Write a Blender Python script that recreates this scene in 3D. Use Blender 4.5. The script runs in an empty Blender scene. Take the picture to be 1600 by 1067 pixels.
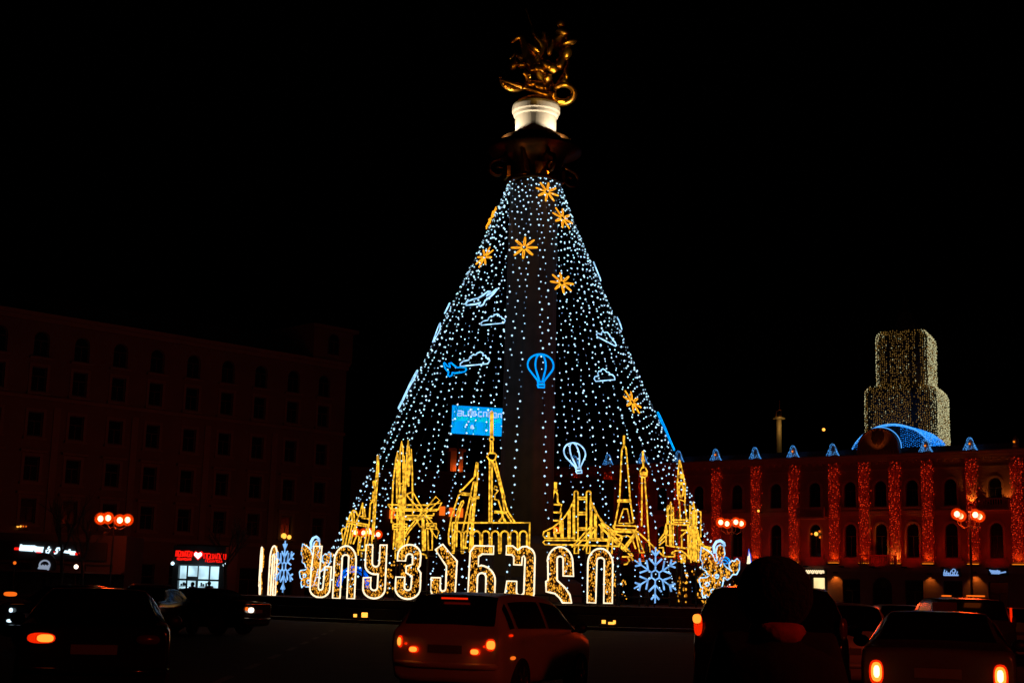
import bpy, bmesh, math, random
from mathutils import Vector, Matrix
from mathutils.geometry import tessellate_polygon
random.seed(11)
rnd = random.random
def ru(a, b): return a + (b - a) * rnd()
PI = math.pi
sc = bpy.context.scene
col = sc.collection

# ------------------------------------------------------------------ camera, sky, exposure
W, H, F = 1600.0, 1067.0, 2222.0
PITCH, ROLL = math.atan(394.0 / F), 0.0275
CAM = Vector((0, 0, 1.5))
FWD = Vector((0, math.cos(PITCH), math.sin(PITCH)))
U0 = Vector((0, -math.sin(PITCH), math.cos(PITCH)))
X0 = Vector((1, 0, 0))
RT = X0 * math.cos(ROLL) + U0 * math.sin(ROLL)
UP = U0 * math.cos(ROLL) - X0 * math.sin(ROLL)
cd = bpy.data.cameras.new('camera')
cd.sensor_width = 36.0
cd.lens = 36.0 * F / W
cd.clip_start, cd.clip_end = 0.1, 6000
cam = bpy.data.objects.new('camera', cd)
col.objects.link(cam)
m = Matrix((RT, UP, -FWD)).transposed().to_4x4()
m.translation = CAM
cam.matrix_world = m
sc.camera = cam
world = bpy.data.worlds.new("World")
sc.world = world
world.use_nodes = True
wn = world.node_tree
sky = wn.nodes.new('ShaderNodeTexSky')
sky.sky_type = 'NISHITA'
sky.sun_disc = False
sky.sun_elevation = math.radians(-4)
sky.sun_rotation = math.radians(200)
bg = [n for n in wn.nodes if n.type == 'BACKGROUND'][0]
wn.links.new(sky.outputs[0], bg.inputs[0])
bg.inputs[1].default_value = 0.0025
sc.view_settings.view_transform = 'Standard'
sc.view_settings.look = 'None'
sc.view_settings.exposure = 0
sc.view_settings.gamma = 1
sc.view_settings.use_curve_mapping = False
sc.cycles.use_denoising = True
try: sc.cycles.denoising_prefilter = 'ACCURATE'
except Exception: pass
sc.cycles.max_bounces = 4
sc.cycles.diffuse_bounces = 1
sc.cycles.glossy_bounces = 2
sc.cycles.transparent_max_bounces = 12
sc.cycles.sample_clamp_indirect = 1.0
sc.cycles.sample_clamp_direct = 30.0
sc.cycles.caustics_reflective = False
sc.cycles.caustics_refractive = False

# ------------------------------------------------------------------ helpers
def ray(px, py):
    return FWD + RT * ((px - W / 2) / F) - UP * ((py - H / 2) / F)
def at_y(px, py, Y):
    d = ray(px, py)
    return CAM + d * (Y / d.y)
def on_ground(px, py, z=0.0):
    d = ray(px, py)
    return CAM + d * ((z - CAM.z) / d.z)
def hit_plane(px, py, P, n):
    d = ray(px, py)
    return CAM + d * ((P - CAM).dot(n) / d.dot(n))

def mat(name, color, rough=0.6, metal=0.0, noise=0.25, nscale=3.0, bump=0.0, spec=0.5):
    M_ = bpy.data.materials.new(name)
    M_.use_nodes = True
    nt = M_.node_tree
    b = nt.nodes['Principled BSDF']
    b.inputs['Roughness'].default_value = rough
    b.inputs['Metallic'].default_value = metal
    b.inputs['Specular IOR Level'].default_value = spec
    b.inputs['Base Color'].default_value = (*color, 1)
    if noise > 0:
        tc = nt.nodes.new('ShaderNodeTexCoord')
        nz = nt.nodes.new('ShaderNodeTexNoise')
        nz.inputs['Scale'].default_value = nscale
        nz.inputs['Detail'].default_value = 6
        nt.links.new(tc.outputs['Object'], nz.inputs['Vector'])
        cr = nt.nodes.new('ShaderNodeValToRGB')
        cr.color_ramp.elements[0].position = 0.3
        cr.color_ramp.elements[1].position = 0.7
        cr.color_ramp.elements[0].color = tuple(c * (1 - noise) for c in color) + (1,)
        cr.color_ramp.elements[1].color = tuple(min(1, c * (1 + noise)) for c in color) + (1,)
        nt.links.new(nz.outputs['Fac'], cr.inputs['Fac'])
        nt.links.new(cr.outputs['Color'], b.inputs['Base Color'])
        if bump > 0:
            bp = nt.nodes.new('ShaderNodeBump')
            bp.inputs['Strength'].default_value = bump
            bp.inputs['Distance'].default_value = 0.05
            nt.links.new(nz.outputs['Fac'], bp.inputs['Height'])
            nt.links.new(bp.outputs['Normal'], b.inputs['Normal'])
    return M_
def emit(name, color, strength, sample=True, vary=0.0, vscale=2.0):
    M_ = bpy.data.materials.new(name)
    M_.use_nodes = True
    nt = M_.node_tree
    nt.nodes.remove(nt.nodes['Principled BSDF'])
    e = nt.nodes.new('ShaderNodeEmission')
    e.inputs[0].default_value = (*color, 1)
    e.inputs[1].default_value = strength
    out = [n for n in nt.nodes if n.type == 'OUTPUT_MATERIAL'][0]
    nt.links.new(e.outputs[0], out.inputs[0])
    if vary > 0:
        tc = nt.nodes.new('ShaderNodeTexCoord')
        nz = nt.nodes.new('ShaderNodeTexNoise')
        nz.inputs['Scale'].default_value = vscale
        nz.inputs['Detail'].default_value = 1
        nt.links.new(tc.outputs['Object'], nz.inputs['Vector'])
        mr = nt.nodes.new('ShaderNodeMapRange')
        mr.inputs['From Min'].default_value = 0.35
        mr.inputs['From Max'].default_value = 0.65
        mr.inputs['To Min'].default_value = strength * (1 - vary)
        mr.inputs['To Max'].default_value = strength * (1 + vary)
        nt.links.new(nz.outputs['Fac'], mr.inputs[0])
        nt.links.new(mr.outputs[0], e.inputs[1])
    try: M_.cycles.emission_sampling = 'AUTO' if sample else 'NONE'
    except Exception: pass
    return M_
def halo_glow(name, color, strength, trans):
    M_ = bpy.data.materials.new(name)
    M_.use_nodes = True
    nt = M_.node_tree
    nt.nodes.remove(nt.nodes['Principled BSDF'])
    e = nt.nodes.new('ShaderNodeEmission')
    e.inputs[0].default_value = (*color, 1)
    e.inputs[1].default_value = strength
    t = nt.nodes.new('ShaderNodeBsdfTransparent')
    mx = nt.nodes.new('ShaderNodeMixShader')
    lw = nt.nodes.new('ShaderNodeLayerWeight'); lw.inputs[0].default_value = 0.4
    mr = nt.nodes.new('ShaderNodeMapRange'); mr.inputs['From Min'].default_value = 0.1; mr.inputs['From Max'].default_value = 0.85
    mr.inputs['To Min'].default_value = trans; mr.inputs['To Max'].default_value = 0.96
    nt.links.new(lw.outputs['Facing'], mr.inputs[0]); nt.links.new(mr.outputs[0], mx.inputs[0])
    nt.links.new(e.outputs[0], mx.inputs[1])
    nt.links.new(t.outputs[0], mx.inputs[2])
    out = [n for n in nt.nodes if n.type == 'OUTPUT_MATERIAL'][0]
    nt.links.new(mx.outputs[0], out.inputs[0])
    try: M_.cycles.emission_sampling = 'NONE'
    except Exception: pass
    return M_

ORG = {}
class MB:
    def __init__(s): s.v = []; s.f = []
    def add(s, vs, fs):
        o = len(s.v); s.v += [Vector(p) for p in vs]; s.f += [tuple(i + o for i in f) for f in fs]; return s
    def box(s, x0, x1, y0, y1, z0, z1, M_=None):
        vs = [Vector(p) for p in ((x0,y0,z0),(x1,y0,z0),(x1,y1,z0),(x0,y1,z0),(x0,y0,z1),(x1,y0,z1),(x1,y1,z1),(x0,y1,z1))]
        if M_: vs = [M_ @ p for p in vs]
        return s.add(vs, [(0,3,2,1),(4,5,6,7),(0,1,5,4),(1,2,6,5),(2,3,7,6),(3,0,4,7)])
    def bulb(s, p, r, rz=None):
        rz = rz or r; x, y, z = p
        return s.add([(x+r,y,z),(x-r,y,z),(x,y+r,z),(x,y-r,z),(x,y,z+rz),(x,y,z-rz)],
                     [(0,2,4),(2,1,4),(1,3,4),(3,0,4),(2,0,5),(1,2,5),(3,1,5),(0,3,5)])
    def tube(s, pts, r, n=5, closed=False, r1=None, cap=True):
        pts = [Vector(p) for p in pts]
        q = [pts[0]]
        for p in pts[1:]:
            if (p - q[-1]).length > 1e-4: q.append(p)
        pts = q
        if len(pts) < 2: return s
        k = len(pts); o = len(s.v); nrm = None
        for i, p in enumerate(pts):
            a = pts[i-1] if (i or closed) else None
            b = pts[(i+1) % k] if (i < k-1 or closed) else None
            d = ((p - a).normalized() if a is not None else Vector()) + ((b - p).normalized() if b is not None else Vector())
            d = d.normalized() if d.length > 1e-6 else Vector((0,0,1))
            if nrm is None:
                nrm = d.cross(Vector((0.12,1,0.07))); 
                if nrm.length < 0.1: nrm = d.cross(Vector((1,0,0)))
            nrm = (nrm - d * nrm.dot(d)).normalized()
            bi = d.cross(nrm)
            rr = r if r1 is None else r + (r1 - r) * i / (k - 1)
            for j in range(n):
                t = 2 * PI * j / n
                s.v.append(p + (nrm * math.cos(t) + bi * math.sin(t)) * rr)
        for i in range(k if closed else k - 1):
            for j in range(n):
                a, b = o + i*n + j, o + i*n + (j+1) % n
                c, d_ = o + ((i+1) % k)*n + (j+1) % n, o + ((i+1) % k)*n + j
                s.f.append((a, b, c, d_))
        if cap and not closed:
            s.f.append(tuple(o + j for j in range(n))[::-1])
            s.f.append(tuple(o + (k-1)*n + j for j in range(n)))
        return s
    def lathe(s, prof, n=24, cx=0, cy=0, flute=0.0, nf=0):
        o = len(s.v)
        for r, z in prof:
            for j in range(n):
                t = 2 * PI * j / n
                rr = r * (1 - flute * (0.5 + 0.5 * math.cos(t * nf))) if nf else r
                s.v.append(Vector((cx + rr * math.cos(t), cy + rr * math.sin(t), z)))
        for i in range(len(prof) - 1):
            for j in range(n):
                s.f.append((o+i*n+j, o+i*n+(j+1)%n, o+(i+1)*n+(j+1)%n, o+(i+1)*n+j))
        s.f.append(tuple(o + j for j in range(n))[::-1])
        s.f.append(tuple(o + (len(prof)-1)*n + j for j in range(n)))
        return s
    def ball(s, c, r, n=10, k=6, rz=None):
        rz = rz or r
        prof = [(max(0.001, r*math.sin(PI*i/k)), c[2] - rz*math.cos(PI*i/k)) for i in range(k+1)]
        return s.lathe(prof, n, c[0], c[1])
    def plate(s, outer, holes, y0, y1, back=True):
        """flat sheet in the local x-z plane between y0 (front) and y1, with holes and their reveals"""
        loops = [[Vector((a, b, 0)) for a, b in outer]] + [[Vector((a, b, 0)) for a, b in h] for h in holes]
        tris = tessellate_polygon(loops)
        flat = [p for l in loops for p in l]
        def area(t): a, b, c = (flat[i] for i in t); return (b-a).cross(c-a).z
        o = len(s.v); N = len(flat)
        s.v += [Vector((p.x, y0, p.y)) for p in flat] + [Vector((p.x, y1, p.y)) for p in flat]
        for t in tris:
            t = tuple(t) if area(t) > 0 else tuple(t)[::-1]
            s.f.append(tuple(o + i for i in t))
            if back: s.f.append(tuple(o + N + i for i in t[::-1]))
        b = 0
        for l in loops:
            k = len(l)
            for i in range(k):
                a, c = b + i, b + (i+1) % k
                s.f.append((o+a, o+c, o+N+c, o+N+a))
            b += k
        return s
    def mesh(s, name, m_, smooth=False):
        me = bpy.data.meshes.new(name)
        me.from_pydata([tuple(p) for p in s.v], [], s.f)
        if m_ is not None: me.materials.append(m_)
        if smooth: me.polygons.foreach_set('use_smooth', [True] * len(me.polygons))
        me.update()
        return me
    def build(s, name, m_, parent=None, smooth=False, kind=None):
        org = ORG.get(parent.name) if parent else None
        if org is not None: s.v = [p - org for p in s.v]
        o = bpy.data.objects.new(name, s.mesh(name, m_, smooth))
        col.objects.link(o)
        if parent:
            o.parent = parent
            if org is not None: ORG[o.name] = org
        if kind: o['kind'] = kind
        return o
def thing(name, label, cat, loc=(0,0,0), rz=0.0, group=None, world_coords=False):
    o = bpy.data.objects.new(name, None)
    o.empty_display_size = 0.3
    col.objects.link(o)
    o.location = loc; o.rotation_euler = (0, 0, rz)
    o['label'] = label; o['category'] = cat
    if group: o['group'] = group
    if world_coords: ORG[o.name] = Vector(loc)
    return o
def tagm(o, label, cat, group=None):
    o['label'] = label; o['category'] = cat
    if group: o['group'] = group
    return o
def dup(root, loc, rz, label=None, group=None, scale=None):
    r = root.copy(); col.objects.link(r); r.location = loc; r.rotation_euler = (root.rotation_euler[0], root.rotation_euler[1], rz)
    if label: r['label'] = label
    if group: r['group'] = group
    if scale: r.scale = scale
    for ch in list(root.children):
        c = ch.copy(); col.objects.link(c); c.parent = r
        for g in list(ch.children):
            d = g.copy(); col.objects.link(d); d.parent = c
    return r
def light(name, parent, loc, energy, color, kind='POINT', size=0.1, spot=None, target=None):
    ld = bpy.data.lights.new(name, kind)
    ld.energy = energy; ld.color = color
    ld.shadow_soft_size = size
    if kind == 'SPOT': ld.spot_size = math.radians(spot or 60); ld.spot_blend = 0.6
    o = bpy.data.objects.new(name, ld); col.objects.link(o)
    org = ORG.get(parent.name) if parent else None
    o.location = Vector(loc) - (org or Vector())
    if parent: o.parent = parent
    if target is not None:
        o.rotation_euler = (Vector(target) - Vector(loc)).to_track_quat('-Z', 'Y').to_euler()
    return o
def crop(ox, oy, s):
    return lambda pts: [(ox + x / s, oy + y / s) for x, y in pts]
def arc(cx, cy, rx, ry, a0, a1, n=8):
    return [(cx + rx * math.cos(math.radians(a0 + (a1-a0)*i/n)), cy + ry * math.sin(math.radians(a0 + (a1-a0)*i/n))) for i in range(n+1)]
def inside(p, poly):
    x, y = p; c = False; j = len(poly) - 1
    for i in range(len(poly)):
        xi, yi = poly[i]; xj, yj = poly[j]
        if (yi > y) != (yj > y) and x < (xj-xi)*(y-yi)/(yj-yi)+xi: c = not c
        j = i
    return c

# ------------------------------------------------------------------ materials
M = {
 'asphalt': mat('asphalt', (0.022, 0.021, 0.020), 0.85, 0, 0.35, 1.2, 0.1, 0.08),
 'stone': mat('dark_stone', (0.045, 0.04, 0.036), 0.9, 0, 0.2, 2, 0.2),
 'granite': mat('granite', (0.06, 0.055, 0.054), 0.65, 0, 0.25, 1.2, 0.1),
 'kerb': mat('kerb_stone', (0.12, 0.12, 0.11), 0.8, 0, 0.2, 3),
 'paint': mat('road_paint', (0.12, 0.12, 0.11), 0.8, 0, 0.3, 4),
 'steel': mat('dark_steel', (0.04, 0.04, 0.04), 0.5, 0.8, 0.1, 5),
 'wire': mat('black_wire', (0.015, 0.015, 0.015), 0.7, 0, 0.1, 5),
 'gold': mat('gilded_bronze', (0.60, 0.31, 0.045), 0.30, 1.0, 0.2, 3, 0.15),
 'bronze': mat('dark_bronze', (0.07, 0.03, 0.008), 0.38, 1.0, 0.2, 3, 0.15),
 'marble': mat('pale_limestone', (0.5, 0.47, 0.40), 0.6, 0, 0.12, 1.5, 0.1),
 'wall_red': mat('rose_plaster', (0.40, 0.20, 0.15), 0.85, 0, 0.15, 0.5, 0.1),
 'trim_red': mat('rose_trim', (0.48, 0.28, 0.21), 0.8, 0, 0.1, 0.8, 0.1),
 'wall_left': mat('beige_stone_wall', (0.11, 0.08, 0.062), 0.85, 0, 0.15, 0.4, 0.1),
 'trim_left': mat('beige_trim', (0.15, 0.115, 0.09), 0.8, 0, 0.1, 0.8),
 'glass': mat('dark_window_glass', (0.008, 0.008, 0.01), 0.15, 0, 0, 1),
 'frame': mat('window_frame_paint', (0.05, 0.04, 0.035), 0.6, 0, 0.1, 2),
 'roof': mat('dark_roof_metal', (0.05, 0.05, 0.055), 0.6, 0.3, 0.2, 2),
 'bark': mat('bark', (0.05, 0.04, 0.03), 0.9, 0, 0.3, 6, 0.3),
 'hedge': mat('hedge_leaf', (0.035, 0.05, 0.025), 0.9, 0, 0.4, 8),
 'rubber': mat('tyre_rubber', (0.012, 0.012, 0.012), 0.85, 0, 0.1, 5),
 'alloy': mat('alloy_rim', (0.25, 0.25, 0.25), 0.4, 0.9, 0.1, 5),
 'black_plastic': mat('black_plastic', (0.012, 0.012, 0.012), 0.5, 0, 0.1, 5),
 'car_white': mat('white_car_paint', (0.62, 0.60, 0.58), 0.32, 0, 0.03, 2),
 'car_black': mat('black_car_paint', (0.008, 0.008, 0.009), 0.15, 0, 0.05, 2, 0, 0.6),
 'car_grey': mat('grey_car_paint', (0.13, 0.13, 0.135), 0.25, 0.3, 0.05, 2),
 'car_silver': mat('silver_car_paint', (0.36, 0.35, 0.34), 0.28, 0.3, 0.03, 2),
 'plate': mat('number_plate', (0.16, 0.15, 0.14), 0.5, 0, 0.05, 3),
 'lens_off': mat('red_lens', (0.12, 0.008, 0.006), 0.2, 0, 0, 1),
 'cloth': mat('dark_cloth', (0.007, 0.006, 0.007), 0.9, 0, 0.3, 12, 0.2),
 'hair': mat('dark_knit', (0.008, 0.007, 0.007), 0.95, 0, 0.3, 40, 0.5),
 'skin': mat('skin', (0.42, 0.24, 0.17), 0.6, 0, 0.08, 8),
 'lit_collar': mat('red_lit_collar', (0.38, 0.05, 0.035), 0.9, 0, 0.2, 20, 0.3),  # red light falling on the collar, put into its colour
 'bulb_white': emit('cool_white_bulb', (0.50, 0.78, 1.0), 1.7),
 'bulb_dim': emit('cool_white_bulb_dim', (0.30, 0.55, 0.85), .6, False),
 'rope_gold': emit('gold_rope_light', (1.0, 0.49, 0.03), 1.1, vary=0.6, vscale=5.0),
 'rope_white': emit('warm_white_rope_light', (1.0, 0.80, 0.52), 1.45, vary=0.15),
 'rope_cool': emit('cool_rope_light', (0.36, 0.66, 1.0), 1.35, vary=0.4),
 'rope_ice': emit('ice_rope_light', (0.22, 0.50, 1.0), 1.05, vary=0.35, vscale=3),
 'rope_blue': emit('blue_rope_light', (0.0, 0.30, 1.0), 1.25, vary=0.2),
 'rope_deep': emit('deep_blue_rope_light', (0.0, 0.12, 0.9), 0.9, vary=0.5, vscale=3),
 'fleck_gold': emit('gold_bulb', (1.0, 0.42, 0.03), 1.2, False),
 'fleck_dim': emit('gold_bulb_dim', (0.75, 0.22, 0.01), 0.5, False),
 'star_gold': emit('gold_star_light', (1.0, 0.36, 0.015), 1.4, vary=0.3),
 'red_bulb': emit('red_bulb', (1.0, 0.038, 0.008), 0.95),
 'red_bulb_dim': emit('red_bulb_dim', (0.6, 0.01, 0.0), 0.42, False),
 'blue_bulb': emit('blue_bulb', (0.01, 0.24, 1.0), 1.25, False),
 'blue_bulb_pale': emit('pale_blue_bulb', (0.08, 0.38, 1.0), 1.35, False),
 'tower_bulb': emit('amber_bulb', (0.50, 0.26, 0.05), 0.45, False),
 'tower_bulb_pale': emit('pale_gold_bulb', (0.75, 0.70, 0.38), 0.75, False),
 'lamp_core': emit('lamp_bulb', (1.0, 0.72, 0.36), 9.0),
 'lamp_globe_glow': halo_glow('lamp_globe_glow', (1.0, 0.045, 0.0), 1.1, 0.3),  # red halo round the street lamps, put into a sphere's emission
 'tail_core': emit('tail_bulb', (1.0, 0.30, 0.03), 1.6),
 'tail_hot': emit('brake_bulb', (1.0, 0.72, 0.25), 4.0),
 'tail_red': emit('tail_lens', (1.0, 0.02, 0.0), 0.9),
 'tail_orange': emit('orange_lens', (1.0, 0.16, 0.01), 1.0),
 'sign_white': emit('white_sign_tube', (0.65, 0.88, 1.0), 1.6),
 'sign_grey': emit('grey_sign_tube', (0.35, 0.42, 0.55), 0.7),
 'sign_red': emit('red_sign_tube', (1.0, 0.01, 0.005), 1.1),
 'sign_cream': emit('cream_sign_tube', (1.0, 0.74, 0.42), 1.3),
 'sign_ice': emit('ice_sign_tube', (0.25, 0.45, 0.9), 0.85),
 'screen': emit('blue_screen', (0.0, 0.36, 1.0), 1.0, vary=0.12, vscale=0.3),
 'screen_band': emit('cyan_screen_band', (0.0, 0.55, 1.0), 1.0),
 'screen_text': emit('screen_text', (0.45, 0.68, 1.0), 1.0),
 'shop_light': emit('lit_shop_interior', (0.55, 0.86, 1.0), 1.05, vary=0.3, vscale=1.3),
 'door_light': emit('lit_doorway', (1.0, 0.74, 0.34), 1.1, vary=0.15, vscale=0.8),
 'warm_lamp': emit('warm_lamp', (1.0, 0.40, 0.05), 2.0),
 'amber_lamp': emit('amber_flood_lens', (1.0, 0.24, 0.01), 1.3),
 'head_lamp': emit('headlamp', (1.0, 0.80, 0.6), 3.0),
}
ORANGE = (1.0, 0.05, 0.004)
AMBER = (1.0, 0.30, 0.03)

# ------------------------------------------------------------------ ground
def struct(o): o['kind'] = 'structure'; return o
g = MB().add([(-900,-200,0),(900,-200,0),(900,2500,0),(-900,2500,0)], [(0,1,2,3)])
struct(g.build('ground', M['asphalt']))
C = Vector((0, 85, 0)); C.x = 1.11
def disc(name, r0, r1, z0, z1, m_, n=96):
    b = MB().lathe([(r0, z0), (r0, z1), (r1, z1), (r1, z0)], n, C.x, C.y)
    return struct(b.build(name, m_))
disc('roundabout_kerb', 20.0, 19.75, 0.0, 0.14, M['kerb'])
disc('roundabout_paving', 19.74, 0.5, 0.0, 0.12, M['stone'])
disc('monument_plinth', 17.2, 0.4, 0.11, 0.62, M['stone'])
disc('monument_terrace', 16.6, 0.3, 0.61, 1.04, M['stone'])
# lane dashes round the square, painted on the asphalt
lm = MB()
for k in range(70):
    a0 = 2*PI*k/70; a1 = a0 + 0.045
    for R in (25.5, 31.0):
        lm.add([(C.x+R*math.cos(a0), C.y+R*math.sin(a0), .004),(C.x+(R+.15)*math.cos(a0), C.y+(R+.15)*math.sin(a0), .004),
                (C.x+(R+.15)*math.cos(a1), C.y+(R+.15)*math.sin(a1), .004),(C.x+R*math.cos(a1), C.y+R*math.sin(a1), .004)], [(0,1,2,3)])
for k in range(12):
    y = 6 + k*4.2
    lm.add([(4.2+y*.1,y,.004),(4.35+y*.1,y,.004),(4.55+y*.1,y+2,.004),(4.4+y*.1,y+2,.004)], [(0,1,2,3)])
    lm.add([(-3.2-y*.06,y,.004),(-3.05-y*.06,y,.004),(-3.17-y*.06,y+2,.004),(-3.32-y*.06,y+2,.004)], [(0,1,2,3)])
struct(lm.build('road_markings', M['paint']))
# ------------------------------------------------------------------ buildings
class Facade:
    """a vertical front: local x runs along it, local y goes into the building, z is up"""
    def __init__(s, name, label, cat, pxA, YA, pxB, YB, group=None):
        A = at_y(pxA[0], pxA[1], YA); B = at_y(pxB[0], pxB[1], YB); A.z = B.z = 0
        s.A = A; s.u = (B - A).normalized(); s.n = Vector((-s.u.y, s.u.x, 0))
        s.root = thing(name, label, cat, A, math.atan2(s.u.y, s.u.x), group)
    def loc(s, px, py):
        p = hit_plane(px, py, s.A, s.n)
        return (p - s.A).dot(s.u), p.z
    def world(s, u, y, z):
        return s.A + s.u * u + s.n * y + Vector((0, 0, z))
def rect(x0, x1, z0, z1): return [(x0, z0), (x1, z0), (x1, z1), (x0, z1)]
def arched(xc, w, z0, z1):
    r = w / 2
    return [(xc - r, z0), (xc + r, z0)] + [(xc + r*math.cos(PI*i/8), z1 - r + r*math.sin(PI*i/8)) for i in range(9)][0:] 
def window_mesh(w, h, arch, t=0.09):
    outer = arched(0, w, 0, h) if arch else rect(-w/2, w/2, 0, h)
    wi = w - 2*t
    hz = h * 0.62
    holes = [rect(-wi/2, -0.03, t, hz - .03), rect(.03, wi/2, t, hz - .03)]
    if arch:
        r = wi/2
        a = [(r*math.cos(PI*i/8), h - t - r + r*math.sin(PI*i/8)) for i in range(9)]
        z0 = hz + .03
        holes.append([(-r, z0), (r, z0)] + a if a[0][1] > z0 else rect(-wi/2, wi/2, z0, h - t))
    else:
        holes.append(rect(-wi/2, wi/2, hz + .03, h - t))
    f = MB().plate(outer, holes, 0, 0.08).mesh('window_frame', M['frame'])
    p = MB().plate(outer, [], 0.05, 0.06, back=False).mesh('window_pane', M['glass'])
    return f, p
def put(name, me, parent, loc):
    o = bpy.data.objects.new(name, me); col.objects.link(o); o.parent = parent; o.location = loc; return o

# ---- the rose coloured city hall on the right
cf = Facade('city_hall', 'long rose coloured city hall with arched windows and pilasters wrapped in red lights', 'building', (1183,800), 177, (1592,800), 157)
R_ = cf.root
PIL = [-27.6, -22.1, -16.6, -11.1, -5.6, 0.0, 5.2, 10.45, 14.3, 18.1, 22.0, 27.2, 32.2, 37.6, 43.0]
UL, UR = -34.0, 47.0
holes = []; wins = []
for i in range(len(PIL) - 1):
    c = (PIL[i] + PIL[i+1]) / 2
    w = 1.5
    wins.append((c, w, 12.75, 15.75)); wins.append((c, w, 6.9, 10.75))
    holes.append(arched(c, w, 12.75, 15.75)); holes.append(arched(c, w, 6.9, 10.75))
grd = []
for i in range(len(PIL) - 1):
    c = (PIL[i] + PIL[i+1]) / 2
    if abs(c - 7.8) < 0.3: grd.append((c, 2.3, 0.35, 4.6, 'shop')); holes.append(rect(c-1.15+.35, c+1.15+.35, 0.35, 4.6))
    elif abs(c - 16.2) < 0.3: grd.append((c, 2.4, 0.2, 4.6, 'gate')); holes.append(arched(c, 2.4, 0.2, 4.6))
    else: grd.append((c, 2.2, 0.9, 4.3, 'shopfront')); holes.append(rect(c-1.1, c+1.1, 0.9, 4.3))
MB().plate(rect(UL, UR, 0, 18.3), holes, 0, 0.45).build('wall', M['wall_red'], R_)
b = MB()
b.box(UL, UR, 0.46, 14, 0, 18.2); b.build('inner_block', M['frame'], R_)
b = MB()
b.box(UL, UR, -0.55, 0.4, 18.3, 18.62); b.box(UL, UR, -0.38, 0.4, 18.0, 18.298); b.box(UL, UR, -.7, .4, 18.622, 18.82)
for k in range(int((UR-UL)/0.9)): b.box(UL+k*.9+.2, UL+k*.9+.5, -.3, -.002, 17.75, 17.998)
b.build('cornice', M['trim_red'], R_)
MB().box(UL, UR, -0.16, -0.003, 11.75, 12.1).box(UL, UR, -.24, -.003, 12.102, 12.22).build('string_course', M['trim_red'], R_)
MB().box(UL, UR, -0.3, -0.003, 5.2, 5.75).box(UL, UR, -.42, -.003, 5.752, 5.95).build('lower_cornice', M['trim_red'], R_)
MB().box(UL, UR, -0.06, -0.003, 16.9, 17.1).build('frieze_moulding', M['trim_red'], R_)
MB().box(UL+1, UR-1, 0.5, 13.6, 18.21, 19.6).build('roof', M['roof'], R_)
wm1 = window_mesh(1.5, 3.0, True); wm2 = window_mesh(1.5, 3.85, True)
sur = MB().plate([(-1.0,-.1),(1.0,-.1)] + [(1.0*math.cos(PI*i/10), 2.25+1.0*math.sin(PI*i/10)) for i in range(11)], [arched(0,1.5,-.08,3.0)], -0.09, -0.004).mesh('window_surround', M['trim_red'])
sur2 = MB().plate([(-1.0,-.1),(1.0,-.1)] + [(1.0*math.cos(PI*i/10), 3.1+1.0*math.sin(PI*i/10)) for i in range(11)], [arched(0,1.5,-.08,3.85)], -0.09, -0.004).mesh('window_surround', M['trim_red'])
sill = MB().box(-1.15, 1.15, -0.28, -0.004, -0.35, -0.12).mesh('window_sill', M['trim_red'])
apron = MB().box(-1.35, 1.35, -0.12, -0.004, -0.95, -0.40).mesh('sill_panel', M['trim_red'])
for (c, w, z0, z1) in wins:
    f_, p_ = wm1 if z0 > 12 else wm2
    o = put('window', f_, R_, (c, 0.18, z0)); put('pane', p_, o, (0, 0, 0))
    put('window_surround', sur if z0 > 12 else sur2, R_, (c, 0, z0))
    put('window_sill', sill, R_, (c, 0, z0))
    if z0 < 12: put('sill_panel', apron, R_, (c, 0, z0))
# pilasters and their red light curtains
pil = MB(); pil.box(-0.6, 0.6, -0.34, -0.003, 6.05, 17.7).box(-.72, .72, -.46, -.003, 5.955, 6.45).box(-.72, .72, -.46, -.003, 17.25, 17.72)
pilm = pil.mesh('pilaster', M['wall_red'])
def curtain(n, seed):
    random.seed(seed)
    a, d = MB(), MB()
    for k in range(11):
        x = -.66 + 1.32*k/10
        z = 6.35 + ru(0, .2)
        while z < 17.9:
            xx = x + ru(-.09, .09); y = -0.40 - ru(.0, .12) if abs(xx) < .62 else -ru(.05, .45)
            (a if rnd() < 0.34 else d).bulb((xx, y, z), ru(.034, .062), ru(.04, .09))
            z += ru(.16, .36)
    return a.mesh('red_lights', M['red_bulb']), d.mesh('dim_red_lights', M['red_bulb_dim'])
curt = [curtain(15, s) for s in (3, 5, 8)]
cap = MB()
cap.lathe([(0.02, 18.85), (0.5, 18.86), (0.52, 19.1), (0.34, 19.3), (0.5, 19.7), (0.42, 20.2), (0.18, 20.55), (0.05, 20.75), (0.01, 20.8)], 12)
capm = cap.mesh('urn', M['trim_red'])
blue = MB(); random.seed(4)
for ring in range(3):
    for k in range(26):
        t = k/25
        if t < .3: x, z = -1.0 + .5*(t/.3), 18.95 + 1.0*(t/.3)
        elif t > .7: x, z = .5 + .62*((t-.7)/.3), 19.95 - 1.05*((t-.7)/.3)
        else:
            a = PI*(1-(t-.3)/.4); x, z = .5*math.cos(a), 19.95 + .75*math.sin(a)
        blue.bulb((x*(1 - .12*ring) + ru(-.03,.03), -.5 + ring*.2, z - ring*.16 + ru(-.04,.04)), ru(.035,.065), ru(.045,.09))
for k in range(26): blue.bulb((ru(-.7,.7), -.5, 18.95+abs(ru(0,.6))), .045)
bluem = blue.mesh('blue_fringe_lights', M['blue_bulb_pale'])
floodm = MB().box(-.7, .7, -.85, -.5, 5.955, 6.12).mesh('floodlight', M['steel'])
lensm = MB().box(-.62, .62, -.78, -.55, 6.122, 6.18).mesh('floodlight_lens', M['amber_lamp'])
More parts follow.
